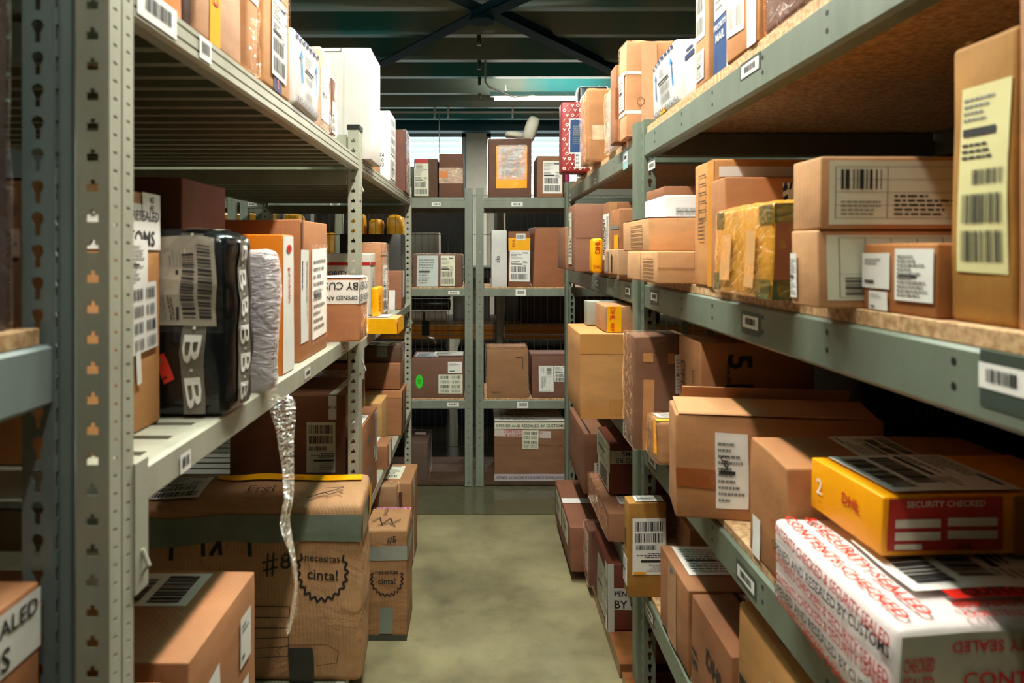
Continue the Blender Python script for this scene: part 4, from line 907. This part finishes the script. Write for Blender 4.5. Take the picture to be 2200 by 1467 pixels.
bk(886, 992, 547, B2, 'flat brown wrapped carton with two labels on the left back middle shelf', '6E4836', .3, wrap=1, dec=[('doc', 'F', .09, .02, .52, .97, K(m=plain('B9C0BC', .25), film=1)), ('ship', 'F', .57, .04, .86, .97, K(m=PAPERC))])
bk(1056, 1089, 495, B2, 'slim upright white box with alo printed sideways on the right back middle shelf', plain('CFCAC6', .5), .3, name='white_box', r=.002, dec=[('text', 'F', .22, .4, .58, .58, K(t='alo', rot=1, bold=.0))])
bk(1092, 1139, 497, B2, 'brown carton with yellow tape and a large white label beside the slim white box', '8A5636', .3, dec=[('blank', 'F', .0, .65, 1, .88, K(m=YEL)), ('text', 'F', .15, .68, .32, .9, K(t='DHL', ink='r', rot=1)), ('bars', 'F', .35, .84, .78, .96), ('ship', 'F', .06, .1, .98, .66, K(tilt=-.6))])
bk(1146, 1212, 489, B2, 'glossy reddish brown wrapped carton on the right back middle shelf', 'A06038', .3, wrap=1, jit=.012)
bk(884, 996, 770, B3, 'brown carton with a round green sticker on the left back lower shelf', '7A5444', .3, dec=[('circle', 'F', .08, .25, .22, .6, K(label='bright green round sticker')), ('grid', 'F', .52, .12, .98, .6, K(m=PAPERC)), ('few', 'F', .7, .63, .97, .92), ('doc', 'T', .05, .1, .5, .8, K(m=plain('C8CCD8', .3))), ('doc', 'T', .4, .3, .98, .9)])
bk(1046, 1136, 752, B3, 'square film-wrapped tan carton on the right back lower shelf', '9A6C44', .3, wrap=1, jit=.004, dec=[('text', 'F', .1, .08, .32, .16, K(t='CILXSA', flip=True)), ('scrawl', 'F', .7, .6, .86, .85, K(s=[[(0, 1), (1, 1), (1, 0)]], lw=.002))])
bk(1143, 1236, 766, B3, 'brown carton with two barcode labels beside the square film-wrapped carton', '7B5142', .3, dec=[('form', 'F', .16, .16, .50, .78, K(rot=3)), ('ship', 'F', .52, .4, .84, .78)])
bk(870, 919, 950, BF, 'dark film-wrapped box at floor level in the left back rack', '5E4636', .3, wrap=1, amp=.003, dec=[('blank', 'T', .3, .6, .8, .8)])
bk(1062, 1213, 905, BF, 'big brown carton with purple security tape bands at floor level in the right back rack', '8A5E42', .4, jit=.005, amp=.003, dec=[
   ('ttape', 'F', .0, .0, 1, .12, K(t='CONTENTS CHECKED & SECURITY SEALED', ink='n', flip=True, m=plain('B7A6A8', .4))), ('ttape', 'F', .0, .74, .8, .86, K(t=['CONTENTS CHECKED', '& SECURITY SEALED'], ink='r', m=plain('C8B4AC', .4), tilt=-2)),
   ('ttape', 'F', .0, .88, 1, .99, K(t='OPENED AND RESEALED BY CUSTOMS', m=PAPERC)), ('grid', 'F', .40, .54, .62, .86, K(m=PAPERC)), ('doc', 'T', 0, 0, 1, .9), ('scrawl', 'F', 0, .5, 1, .7, K(s=[[(.02, .6), (.96, .55)], [(.85, .1), (.98, .7)]], ink='br', lw=.0008))])

# ---- right top shelf
bx('R', .522, 1.05, 1.262, .35, RT, 2.2, 'dark brown film-wrapped carton at the near end of the right top shelf', '6E4028', group=GRT, amp=.006, jit=.01, wrap=1, r=.01)
bx('R', .52, 1.285, 1.45, .35, RT, 2.25, 'orange brown carton with a barcode label, second nearest on the right top shelf', 'C27F46', group=GRT, amp=.004, dec=[('grid', 'S', .08, .12, .62, .8, K(tilt=-2)), ('tape', 'S', .7, 0, .95, 1)])
bx('R', .53, 1.465, 1.565, .3, RT, 2.2, 'blue and white printed parcel on the right top shelf', plain('26497C', .4, name='blue_print'), 'blue_parcel', 'parcel', GRT, dec=[('doc', 'S', .12, .36, .9, .9), ('text', 'S', .1, .2, .9, .34, K(t=['PRIORITY', 'MAIL'], ink='w')), ('tape', 'S', .94, 0, 1, 1, K(m=PAPER))])
bx('R', .525, 1.58, 1.68, .3, RT, 2.2, 'tan carton with two stacked white labels left of the blue parcel', 'BE8456', group=GRT, dec=[('ship', 'S', .12, .32, .75, .92), ('doc', 'S', .15, .04, .72, .24)])
WM = plain('D6D3D0', .35, name='white_mailer2', bump=.4, bscale=14)
bx('R', .53, 1.695, 1.79, .3, RT, 1.99, 'plain white plastic mailer between the tan carton and the arrow-printed mailer', WM, 'white_mailer', 'parcel', GRT, amp=.005, r=.012, dec=[('tape', 'S', .2, .7, .9, .8, K(m=NAVY)), ('tape', 'S', .3, .85, .8, .9, K(m=NAVY))])
bx('R', .52, 1.80, 2.08, .3, RT, 2.02, 'white plastic mailer with blue arrows on the right top shelf', WM, 'white_mailer', 'parcel', GRT, amp=.006, r=.012, jit=.01, dec=[('arrow', 'S', .05, .04, .95, .97), ('blank', 'S', .3, .02, .5, .1, K(m=YEL))])
bx('R', .4945, 2.342, 2.445, .3, RT, 2.172, 'large tan carton with two white straps at the post of the right top shelf', 'CE9266', group=GRT, wrap=1, r=.003, dec=[('tape', 'F', 0, .24, 1, .275, K(m=PAPER, name='plastic_strap')), ('tape', 'F', 0, .66, 1, .69, K(m=PAPER, name='plastic_strap')), ('tape', 'S', 0, .24, 1, .275, K(m=PAPER, name='plastic_strap')), ('tape', 'S', 0, .66, 1, .69, K(m=PAPER, name='plastic_strap')), ('tape', 'F', .17, 0, .35, 1, K(m=plain('D8A27C', .2))), ('doc', 'S', .1, .3, .8, .7), ('scrawl', 'F', .12, .32, .2, .42, K(s=[[(.5, 0), (0, .3), (0, .7), (.5, 1), (1, .7), (1, .3), (.5, 0)]], ink='br', lw=.001))])
bx('R', .481, 2.462, 2.555, .26, RT, 2.129, 'brown carton mostly hidden behind the strapped carton on the right top shelf', '9C6440', group=GRT, dec=[('tape', 'F', 0, .3, 1, .7, K(m=plain('8A5030', .3)))])
bx('R', .506, 2.66, 2.8, .1, RT, 2.09, 'narrow parcel in crinkled silver film on the right top shelf', plain('A8988C', .25, .3, name='silver_crinkle', bump=1, bscale=50, amt=.4), 'wrapped_parcel', 'parcel', GRT, amp=.006, r=.01, wrap=1, dec=[('blank', 'F', .0, .1, .2, .9, K(m=plain('A9C0CC', .4)))])
bx('R', .462, 2.986, 3.2, .22, RT, 2.168, 'brown carton with shiny film bands behind the red box on the right top shelf', 'A5703F', group=GRT, wrap=1, r=.01, dec=[('tape', 'F', .1, .3, 1, .5, K(m=plain('C9A88A', .12, name='shiny_band2', bump=.9, bscale=40, amt=.4)))])
bx('R', .396, 3.38, 3.5, .21, RT, 2.199, 'red patterned gift box with a blue panel overhanging the right top shelf', plain('8A1F20', .45, name='red_print_box'), 'red_box', 'box', GRT, r=.008, dec=[('redpattern', 'F', .0, .02, 1, .98), ('blank', 'F', .17, .26, 1, .76, K(m=PAPER)), ('blank', 'F', .20, .28, 1, .74, K(m=plain('1F3C66', .4, name='blue_panel'))), ('doc', 'F', .24, .36, .56, .70, K(paper=False)), ('grid', 'F', .31, .05, .56, .27)])
bx('R', .50, 3.52, 3.62, .15, RT, 2.31, 'black film-wrapped parcel standing behind the red patterned box', BLK, 'black_parcel', 'parcel', GRT, amp=.005, r=.012, wrap=1)
# ---- right middle shelf
bx('R', .535, .55, .682, .3, RM, 1.72, 'brown carton cut by the right edge of the picture on the middle shelf', 'B07A50', group=GRM)
bx('R', .5417, .692, .788, .3, RM, 1.682, 'tall golden taped carton with a big yellowed label near the right edge', 'A87328', group=GRM, r=.006, amp=.003, dec=[('ship2', 'S', .16, .18, .93, .84, K(m=plain('D8CF98', .35, name='yellowed_label'), tilt=-1)), ('tape', 'T', 0, .2, 1, .8, K(m=plain('B8842E', .2)))], wrap=0)
bx('R', .53, .795, .947, .25, RM, 1.462, 'low brown box with three white stickers on the right middle shelf', 'B06E36', group=GRM, dec=[('few', 'S', .0, .34, .42, .86), ('doc', 'S', .50, .2, .98, .92), ('few', 'S', .12, .02, .4, .3)])
bx('R', .471, .953, 1.035, .38, RM, 1.482, 'lower of two stacked tan cartons with a big side label on the right middle shelf', 'D09A6C', group=GRM, r=.003, dec=[('form', 'F', .03, .1, .5, .94, K(m=PAPERC, rot=1)), ('doc', 'S', .0, .1, .25, .7)])
bx('R', .471, .95, 1.035, .38, 1.4825, 1.584, 'upper of two stacked tan cartons with a big side label on the right middle shelf', 'D09A6C', group=GRM, r=.003, dec=[('form', 'F', .03, .06, .56, .94, K(m=PAPERC)), ('doc', 'F', .58, .1, .9, .9, K(m=plain('B9B6A4', .5)))])
GRT_ = plain('2F4020', .2, name='green_tape', bump=.3, bscale=30)
o = bx('R', .4785, 1.123, 1.40, .26, RM, 1.538, 'gold taped parcel with dark green taped corners on the right middle shelf', plain('C08A30', .25, name='gold_tape_wrap', amt=.3, bump=.35, bscale=18), 'taped_parcel', 'parcel', GRM, r=.008, amp=.004, jit=.006, dec=[
   ('blank', 'S', .0, .78, .15, .99, K(m=GRT_, name='corner_tape')), ('blank', 'S', .80, .78, 1, .99, K(m=GRT_, name='corner_tape')), ('blank', 'S', .0, .02, .14, .24, K(m=GRT_, name='corner_tape')), ('blank', 'S', .8, .0, 1, .2, K(m=GRT_, name='corner_tape')),
   ('blank', 'F', 0, .78, .7, .99, K(m=GRT_, name='corner_tape')), ('blank', 'F', 0, 0, .7, .2, K(m=GRT_, name='corner_tape')), ('blank', 'S', .15, .15, .35, .7, K(m=plain('CF9A62', .3), name='packing_tape')), ('blank', 'S', .62, .1, .78, .72, K(m=plain('CF9A62', .3), name='packing_tape')), ('blank', 'F', .0, .2, 1, .78, K(m=card('7A4426', .4), name='brown_panel'))], wrap=film('gold_film', .18, 'C89020', .12, 26, .8))
bx('R', .506, 1.42, 1.505, .26, RM, 1.608, 'dented brown carton with an airmail-edged label, behind the gold taped parcel', 'B5774A', group=GRM, amp=.003, dec=[('airmail', 'F', .46, .45, 1, .95), ('blank', 'F', .6, .9, .75, 1, K(m=PAPER))])
bx('R', .52, 1.528, 1.669, .45, RM, 1.661, 'big orange brown carton with printed panels and a white strip, right middle shelf', 'CF8E50', group=GRM, r=.004, dec=[('tape', 'S', .7, 0, 1, 1, K(m=plain('D08830', .25, name='orange_tape'))), ('ladder', 'S', .25, .55, .6, .9, K(ink='k')), ('ladder', 'S', .25, .38, .5, .54, K(ink='br')), ('text', 'S', .03, .08, .12, .4, K(t='DHL Express', rot=1)), ('tape', 'F', .02, .86, 1, .94, K(m=PAPER, name='white_strip')), ('text', 'F', .5, .95, .9, .99, K(t='DHL EXPRESS', ink='br'))])
bx('R', .436, 1.70, 2.05, .27, RM, 1.4535, 'pale tan carton with printed lines, lower of the pair overhanging by the right post', 'D8A272', group=GRM, dec=[('scrawl', 'S', .45, .0, .55, 1, K(s=[[(.5, 0), (.5, 1)]], ink='br', lw=.0012)), ('ladder', 'S', .6, .15, .9, .75, K(ink='br')), ('tape', 'F', 0, .46, 1, .5, K(m=card('B98254')))])
bx('R', .44, 1.80, 2.12, .3, 1.454, 1.543, 'pale tan carton, upper of the pair overhanging by the right post', 'DCA473', group=GRM, dec=[('ladder', 'S', .35, .12, .78, .8, K(ink='br')), ('blank', 'T', 0, 0, 1, .9)])
bx('R', .50, 1.86, 2.10, .25, 1.544, 1.606, 'flat white box with grey print stacked above the pale tan cartons', plain('D9D5D2', .5), 'white_box', 'box', GRM, dec=[('doc', 'F', .05, .1, .8, .5, K(paper=False)), ('tape', 'F', 0, 0, 1, .06, K(m=RED))], r=.003)
bx('R', .505, 1.90, 2.10, .24, 1.607, 1.636, 'thin brown box on top of the flat white box by the right post', '9A6240', group=GRM)
bx('R', .467, 2.345, 2.60, .2, RM, 1.462, 'small tan box with a barcode, low just beyond the right post', 'C0906A', group=GRM, dec=[('tape', 'S', .2, .1, .35, .9, K(m=GREYINK)), ('tape', 'S', .55, .1, .62, .8, K(m=INK))])
bx('R', .4745, 2.36, 2.52, .16, 1.463, 1.604, 'brown taped box with a yellow corner on the small tan box beyond the post', 'A86C44', group=GRM, amp=.003, dec=[('tape', 'S', 0, .5, 1, .6, K(m=TAPEG)), ('blank', 'S', .5, 0, 1, .35, K(m=YEL))])
bx('R', .493, 2.64, 2.775, .26, RM, 1.648, 'brown carton with a long sideways barcode label on the far right middle shelf', '96623F', group=GRM, dec=[('ship2', 'S', .0, .18, 1, .84, K(rot=3)), ('tape', 'F', 0, 0, .12, 1, K(m=card('C08A5A')))])
bx('R', .424, 2.62, 2.70, .04, RM, 1.503, 'small crumpled yellow bag with red lettering beside the sideways barcode carton', YEL, 'yellow_bag', 'bag', GRM, amp=.006, r=.01, dec=[('text', 'F', .05, .55, .9, .95, K(t='DHL', ink='r', rot=1, bold=.05)), ('text', 'F', .1, .05, .9, .3, K(t='DHL', ink='r'))])
bx('R', .382, 2.79, 3.02, .16, RM, 1.65, 'tall dull brown carton with a centre crease, far along the right middle shelf', '93614A', group=GRM, dec=[('scrawl', 'F', 0, .45, 1, .55, K(s=[[(0, .5), (1, .45)]], ink='br', lw=.0015)), ('form', 'S', .1, .1, .6, .9, K(m=PAPERC))])
bx('R', .39, 3.18, 3.5, .16, RM, 1.571, 'reddish brown box at the very end of the right middle shelf', 'A06A4A', group=GRM, amp=.003)
# ---- right third shelf
TW = plain('E6DAD6', .3, name='white_tape_wrap', bump=.35, bscale=22)
T1, T2 = 'CONTENTS CHECKED & SECURITY SEALED', 'OPENED AND RESEALED BY CUSTOMS'
rows = []
for i in range(6):
    v = i / 6; rows.append(('text', 'S', 0, v + .01, 1, v + .155, K(t=T1 if i % 3 != 1 else T2, ink='r' if i % 3 != 1 else 'k', bold=.035, tilt=(-2, 1, 3, -1, 2, -2)[i], fit=True)))
rows += [('text', 'T', .02, .02, .075, .98, K(t='CONTENTS CHECKED', ink='o', rot=3, bold=.03, fit=True)), ('text', 'T', .095, .03, .15, .97, K(t='& SECURITY SEALED', ink='o', rot=3, bold=.03, fit=True)),
         ('text', 'T', .2, .005, .98, .055, K(t=T1, ink='o', bold=.03, fit=True)), ('text', 'T', .2, .065, .98, .115, K(t='SECURITY SEALED CONTENTS CHECKED', ink='o', bold=.03, fit=True, flip=True)),
         ('blank', 'F', .0, .0, .55, .97, K(m=plain('9DA08E', .25, name='greenish_clear_tape', bump=.4, bscale=18))), ('text', 'F', .005, .5, .10, .82, K(t=['CHECKED', 'SEALED'], ink='r', bold=.05, fit=True)), ('text', 'F', .14, .78, .5, .95, K(t='SECURITY SEALED', ink='r', flip=True, bold=.04)),
         ('text', 'F', .17, .48, .5, .7, K(t='CONTENTS', ink='r', bold=.04)),
         ('ship', 'T', .16, .20, .80, .66, K(rot=3)), ('ttape', 'T', .24, .125, 1, .195, K(t='CUSTOMS DECLARATION', m=plain('E0281C', .35), ink='k'))]
bx('R', .483, .796, 1.128, .42, R3, 1.014, 'large parcel wrapped in white tape with red security lettering on the right third shelf', TW, 'taped_parcel', 'parcel', GR3, r=.012, amp=.006, jit=.008, bulge=.006, div=.03, dec=rows)
bx('R', .547, .948, 1.137, .34, 1.031, 1.114, 'orange yellow courier box with a red security sticker, on the red-lettered parcel', plain('F0A000', .4, name='yellow_courier_card'), 'courier_box', 'box', GR3, r=.003, rz=2, dec=[
   ('text', 'S', .08, .32, .22, .72, K(t='2', ink='w', bold=.03)), ('text', 'S', .38, .45, .85, .72, K(t='DHL', ink='r', bold=.06)), ('text', 'S', .12, .2, .24, .27, K(t='Paper', ink='br')), ('security', 'F', .02, .1, .5, .98, K(m=plain('B5342C', .4))), ('tape', 'F', .55, 0, 1, 1, K(m=card('A06A34'))), ('ship', 'T', .06, .05, .62, .93, K(rot=3))])
bx('R', .52, 1.145, 1.335, .42, R3, 1.091, 'brown carton with a top label behind the orange yellow courier box', 'AE7446', group=GR3, r=.005, amp=.004, jit=.006, dec=[('ship', 'T', .35, .3, .62, .95, K(m=PAPERC, rot=1)), ('tape', 'S', .1, .0, .3, .35)])
o = bx('R', .432, 1.455, 1.60, .42, R3, 1.099, 'wide brown carton with raised flaps, overhanging the right third shelf', 'BC8254', group=GR3, r=.005, amp=.004, rz=-9, dec=[('doc', 'F', .2, .12, .36, .84, K(film=1, label='white document pouch')), ('tape', 'F', 0, .30, .2, .48, K(m=plain('9A5428', .15, name='brown_gloss_tape', bump=.6, bscale=25), crinkle=.004)), ('text', 'F', .22, .4, .27, .7, K(t='UPS', rot=3))])
fl = MB()      # raised flaps of that carton
fl.prism([(-.145 / 2 + .0, .2265), (-.145 / 2 + .003, .2295), (.03, .243), (.03, .240)], 'X', -.205, .2); fl.prism([(.0725, .2265), (.0725, .2295), (.06, .262), (.057, .261)], 'X', -.18, .19)
fl.build('carton_flap', card('C99062'), o)
bx('R', .53, 1.66, 1.83, .28, R3, 1.232, 'brown carton printed with a large sideways 5 on the right third shelf', 'A06A42', group=GR3, r=.004, dec=[('text', 'F', .2, .76, .48, .98, K(t='5', rot=3, bold=.06)), ('tape', 'F', .22, .62, .46, .72, K(m=INK)), ('text', 'F', .22, .62, .27, .9, K(t='www.dhl.com', rot=3)), ('text', 'S', .15, .45, .4, .97, K(t='DHL', rot=3, bold=.05)), ('text', 'S', .68, .45, .8, .8, K(t='DHL EXPRESS', rot=3)), ('form', 'S', .0, .2, .9, .45), ('doc', 'S', .2, .0, .9, .2)])
bx('R', .481, 1.852, 1.985, .15, R3, .986, 'film-wrapped parcel with yellow tape hanging over the edge of the right third shelf', 'A87648', name='wrapped_parcel', cat='parcel', group=GR3, r=.012, amp=.007, jit=.008, wrap=1, div=.03, dec=[('tape', 'T', 0, .05, 1, .3, K(m=YEL)), ('tape', 'S', .62, .2, .9, 1, K(m=YEL, label='yellow tape')), ('doc', 'T', .1, .35, .95, .95), ('circle', 'F', .5, .3, .95, .75, K(ink='k')), ('text', 'S', .05, .55, .55, .75, K(t='BLUMEN', ink='br'))])
bx('R', .447, 2.0, 2.14, .15, R3, 1.206, 'dark taped upright carton with lighter vertical stripes on the right third shelf', '7A4E32', group=GR3, wrap=1, r=.005, amp=.004, dec=[('tape', 'F', .16, .0, .38, .62, K(m=card('C08850'))), ('tape', 'F', .16, .78, .36, .86, K(m=card('C08850'))), ('tape', 'F', .66, .76, .8, .85, K(m=card('B07848'))), ('doc', 'F', .8, .5, 1, .84), ('blank', 'F', .78, .1, 1, .42)])
bx('R', .343, 2.372, 2.72, .18, R3, 1.169, 'big plain tan carton sticking out into the aisle from the right third shelf', 'CC9056', group=GR3, r=.004, dec=[('tape', 'F', 0, .76, 1, .99, K(m=plain('BE8248', .3))), ('tape', 'F', 0, .0, 1, .14, K(m=plain('BE8248', .3))), ('tape', 'F', .55, .05, .8, .23, K(m=plain('B67C44', .3)))])
bx('R', .432, 2.40, 2.6, .14, 1.1705, 1.262, 'small tan box with a yellow tape strip on top of the big plain tan carton', 'B8845A', group=GR3, wrap=0, dec=[('tape', 'F', .05, 0, .42, 1, K(m=YEL)), ('text', 'F', .08, .45, .3, .98, K(t='DHL', ink='o', rot=3, bold=.05)), ('text', 'F', .12, .02, .26, .35, K(t='REP', ink='o', rot=3))])
bx('R', .405, 2.63, 2.70, .14, 1.1705, 1.264, 'narrow grey printed box beside the yellow-striped box on the big tan carton', plain('9A978A', .5), 'grey_box', 'box', GR3, dec=[('text', 'F', .35, .1, .6, .9, K(t='ELITA', rot=3))])
bx('R', .95, 1.70, 2.0, .42, R3, 1.20, 'dark navy box at the back of the right third shelf', plain('151B26', .5), 'dark_box', 'box', GR3, dec=[('text', 'F', .3, .5, .7, .75, K(t=['ONC', 'KYOTHERM'], ink='g'))])
# ---- right fourth shelf
bx('R', .53, 1.10, 1.415, .4, R4, .73, 'kraft carton with a barcode label and bulging top, nearest on the right fourth shelf', 'C58E52', group=GR4, r=.008, amp=.004, dec=[('grid', 'S', .48, .25, .72, .78, K(rot=0)), ('text', 'S', .02, .2, .25, .6, K(t='DHL', rot=3, bold=.05)), ('scrawl', 'T', 0, 0, .1, 1, K(s=[[(.9, 0), (.5, .5), (.9, 1)]], lw=.0015))])
bx('R', .52, 1.426, 1.695, .4, R4, .605, 'brown courier carton with a slanted letter logo on the right fourth shelf', '9C6440', group=GR4, dec=[('text', 'S', .42, .42, .85, .72, K(t='DHL', bold=.06, tilt=-4)), ('text', 'S', .02, .1, .22, .55, K(t='15', rot=3, bold=.05)), ('blank', 'T', .3, .5, .7, .95), ('tape', 'T', .25, .4, .28, 1, K(m=INK))])
bx('R', .515, 1.705, 1.97, .35, R4, .606, 'brown carton with a document on top and vertical tape, right fourth shelf', 'A66E48', group=GR4, dec=[('tape', 'S', .32, 0, .62, 1, K(m=card('B98A64'))), ('doc', 'T', .08, .3, .55, .95, K(film=1)), ('scrawl', 'S', .4, .86, .55, .95, K(s=[[(0, 0), (.3, 1), (1, .8)]], ink='b', lw=.002))])
bx('R', .61, 2.0, 2.14, .3, R4, .64, 'small brown box with white edge tape behind the document carton', 'A8744E', group=GR4, dec=[('tape', 'S', 0, .3, 1, .36, K(m=PAPER))])
bx('R', .45, 2.095, 2.16, .118, R4, .683, 'upright golden brown carton with a tall upside-down barcode label', 'A8742C', group=GR4, r=.003, dec=[('ship2', 'F', .1, .24, .98, .84, K(rot=2)), ('text', 'S', .1, .5, .6, .72, K(t='DHL', rot=1, bold=.04)), ('doc', 'S', .0, .1, .9, .4), ('doc', 'T', .2, .1, .95, .85), ('blank', 'F', .13, .25, .45, .275, K(m=YEL))])
bx('R', .465, 2.50, 2.96, .2, R4, .496, 'brown box with a white tag under the customs-taped carton, right fourth shelf', 'A06C4C', group=GR4, wrap=1, dec=[('doc', 'T', .3, .2, .7, .6)])
bx('R', .50, 2.66, 2.95, .25, .505, .673 + .03, 'dark red-brown wrapped carton with greenish labels and customs tape', '6A2E16', group=GR4, r=.012, amp=.003, dec=[('doc', 'S', .0, .42, 1, .98, K(m=plain('B9BC9A', .4))), ('bars', 'S', .1, .02, .95, .42, K(m=plain('C0C0AC', .4), rot=1)), ('ttape', 'F', .0, .62, 1, .88, K(t=['BY CUSTOMS', 'OPENED AND RE'], flip=True, m=plain('A8A294', .4)))])
bx('R', .448, 2.99, 3.5, .2, R4, .658, 'brown carton with bold black lettering at the far end of the right fourth shelf', '8E5C44', group=GR4, dec=[('text', 'F', .3, .72, 1.3, .9, K(t='PRODUKT', bold=.04)), ('tape', 'F', .3, .58, 1, .68, K(m=INK)), ('text', 'F', .3, .05, .9, .1, K(t='PRIVATE')), ('grid', 'F', .22, .3, .95, .52), ('scrawl', 'T', .05, 0, .2, 1, K(s=[[(.5, 0), (.5, 1)]], lw=.003))])
# ---- right floor level
bx('R', .39, 2.994, 3.62, .3, RF, .248, 'low brown carton with two labels sticking out over the floor on the right, farthest', '8A5640', group=GRF, dec=[('doc', 'S', .08, .3, .45, .9, K(m=PAPERC)), ('doc', 'S', .55, .4, .9, .92, K(m=PAPERC)), ('tape', 'T', 0, .45, 1, .55)])
bx('R', .45, 2.862, 2.975, .3, RF, .285, 'dark wrapped carton with narrow labels between two boxes at floor level on the right', '70402A', group=GRF, wrap=1, dec=[('doc', 'S', .1, .2, .9, .9, K(m=plain('A9A594', .4)))])
bx('R', .466, 2.523, 2.84, .3, RF, .302, 'dark red-brown carton with white customs tape around it at floor level on the right', '6A2E16', group=GRF, r=.01, amp=.003, dec=[('ttape', 'F', 0, .32, 1, .64, K(t=['OPENED AND RESEALED', 'BY CUSTOMS'], bold=.03, m=plain('B3AEA4', .4))), ('ttape', 'S', .86, 0, 1, 1, K(t=['OPENED AND RESEALED', 'BY CUSTOMS'], rot=1)), ('doc', 'S', .35, .1, .85, .85, K(m=plain('A9A88E', .4))), ('tape', 'F', 0, 0, .08, 1, K(m=plain('B3AEA4', .4)))])
bx('R', .66, 1.75, 2.1, .3, RF, .26, 'brown box lying at floor level behind the right post', '7A4A2C', group=GRF)

# ---- small fittings belong to the beam or upright they sit on
def bbox(o):
    P = [Vector(c) for c in o.bound_box]; return Vector([min(p[i] for p in P) for i in range(3)]), Vector([max(p[i] for p in P) for i in range(3)])
for rack in [o for o in S.objects if o.get('category') == 'rack']:
    kids = list(rack.children)
    for c in kids:
        want = {'beam_label': 'beam', 'beam_hook': 'beam', 'post_cap': 'upright', 'foot_plate': 'upright', 'base_board': None}.get(c.name.split('.')[0])
        if not want: continue
        lo, hi = bbox(c); ctr = (lo + hi) / 2; best = None
        for t in kids:
            if t.name.split('.')[0] != want: continue
            a, b = bbox(t); d = sum(max(0, a[i] - ctr[i], ctr[i] - b[i]) for i in range(3))
            if best is None or d < best[0]: best = (d, t)
        if best: c.parent = best[1]; c.location = (0, 0, 0)
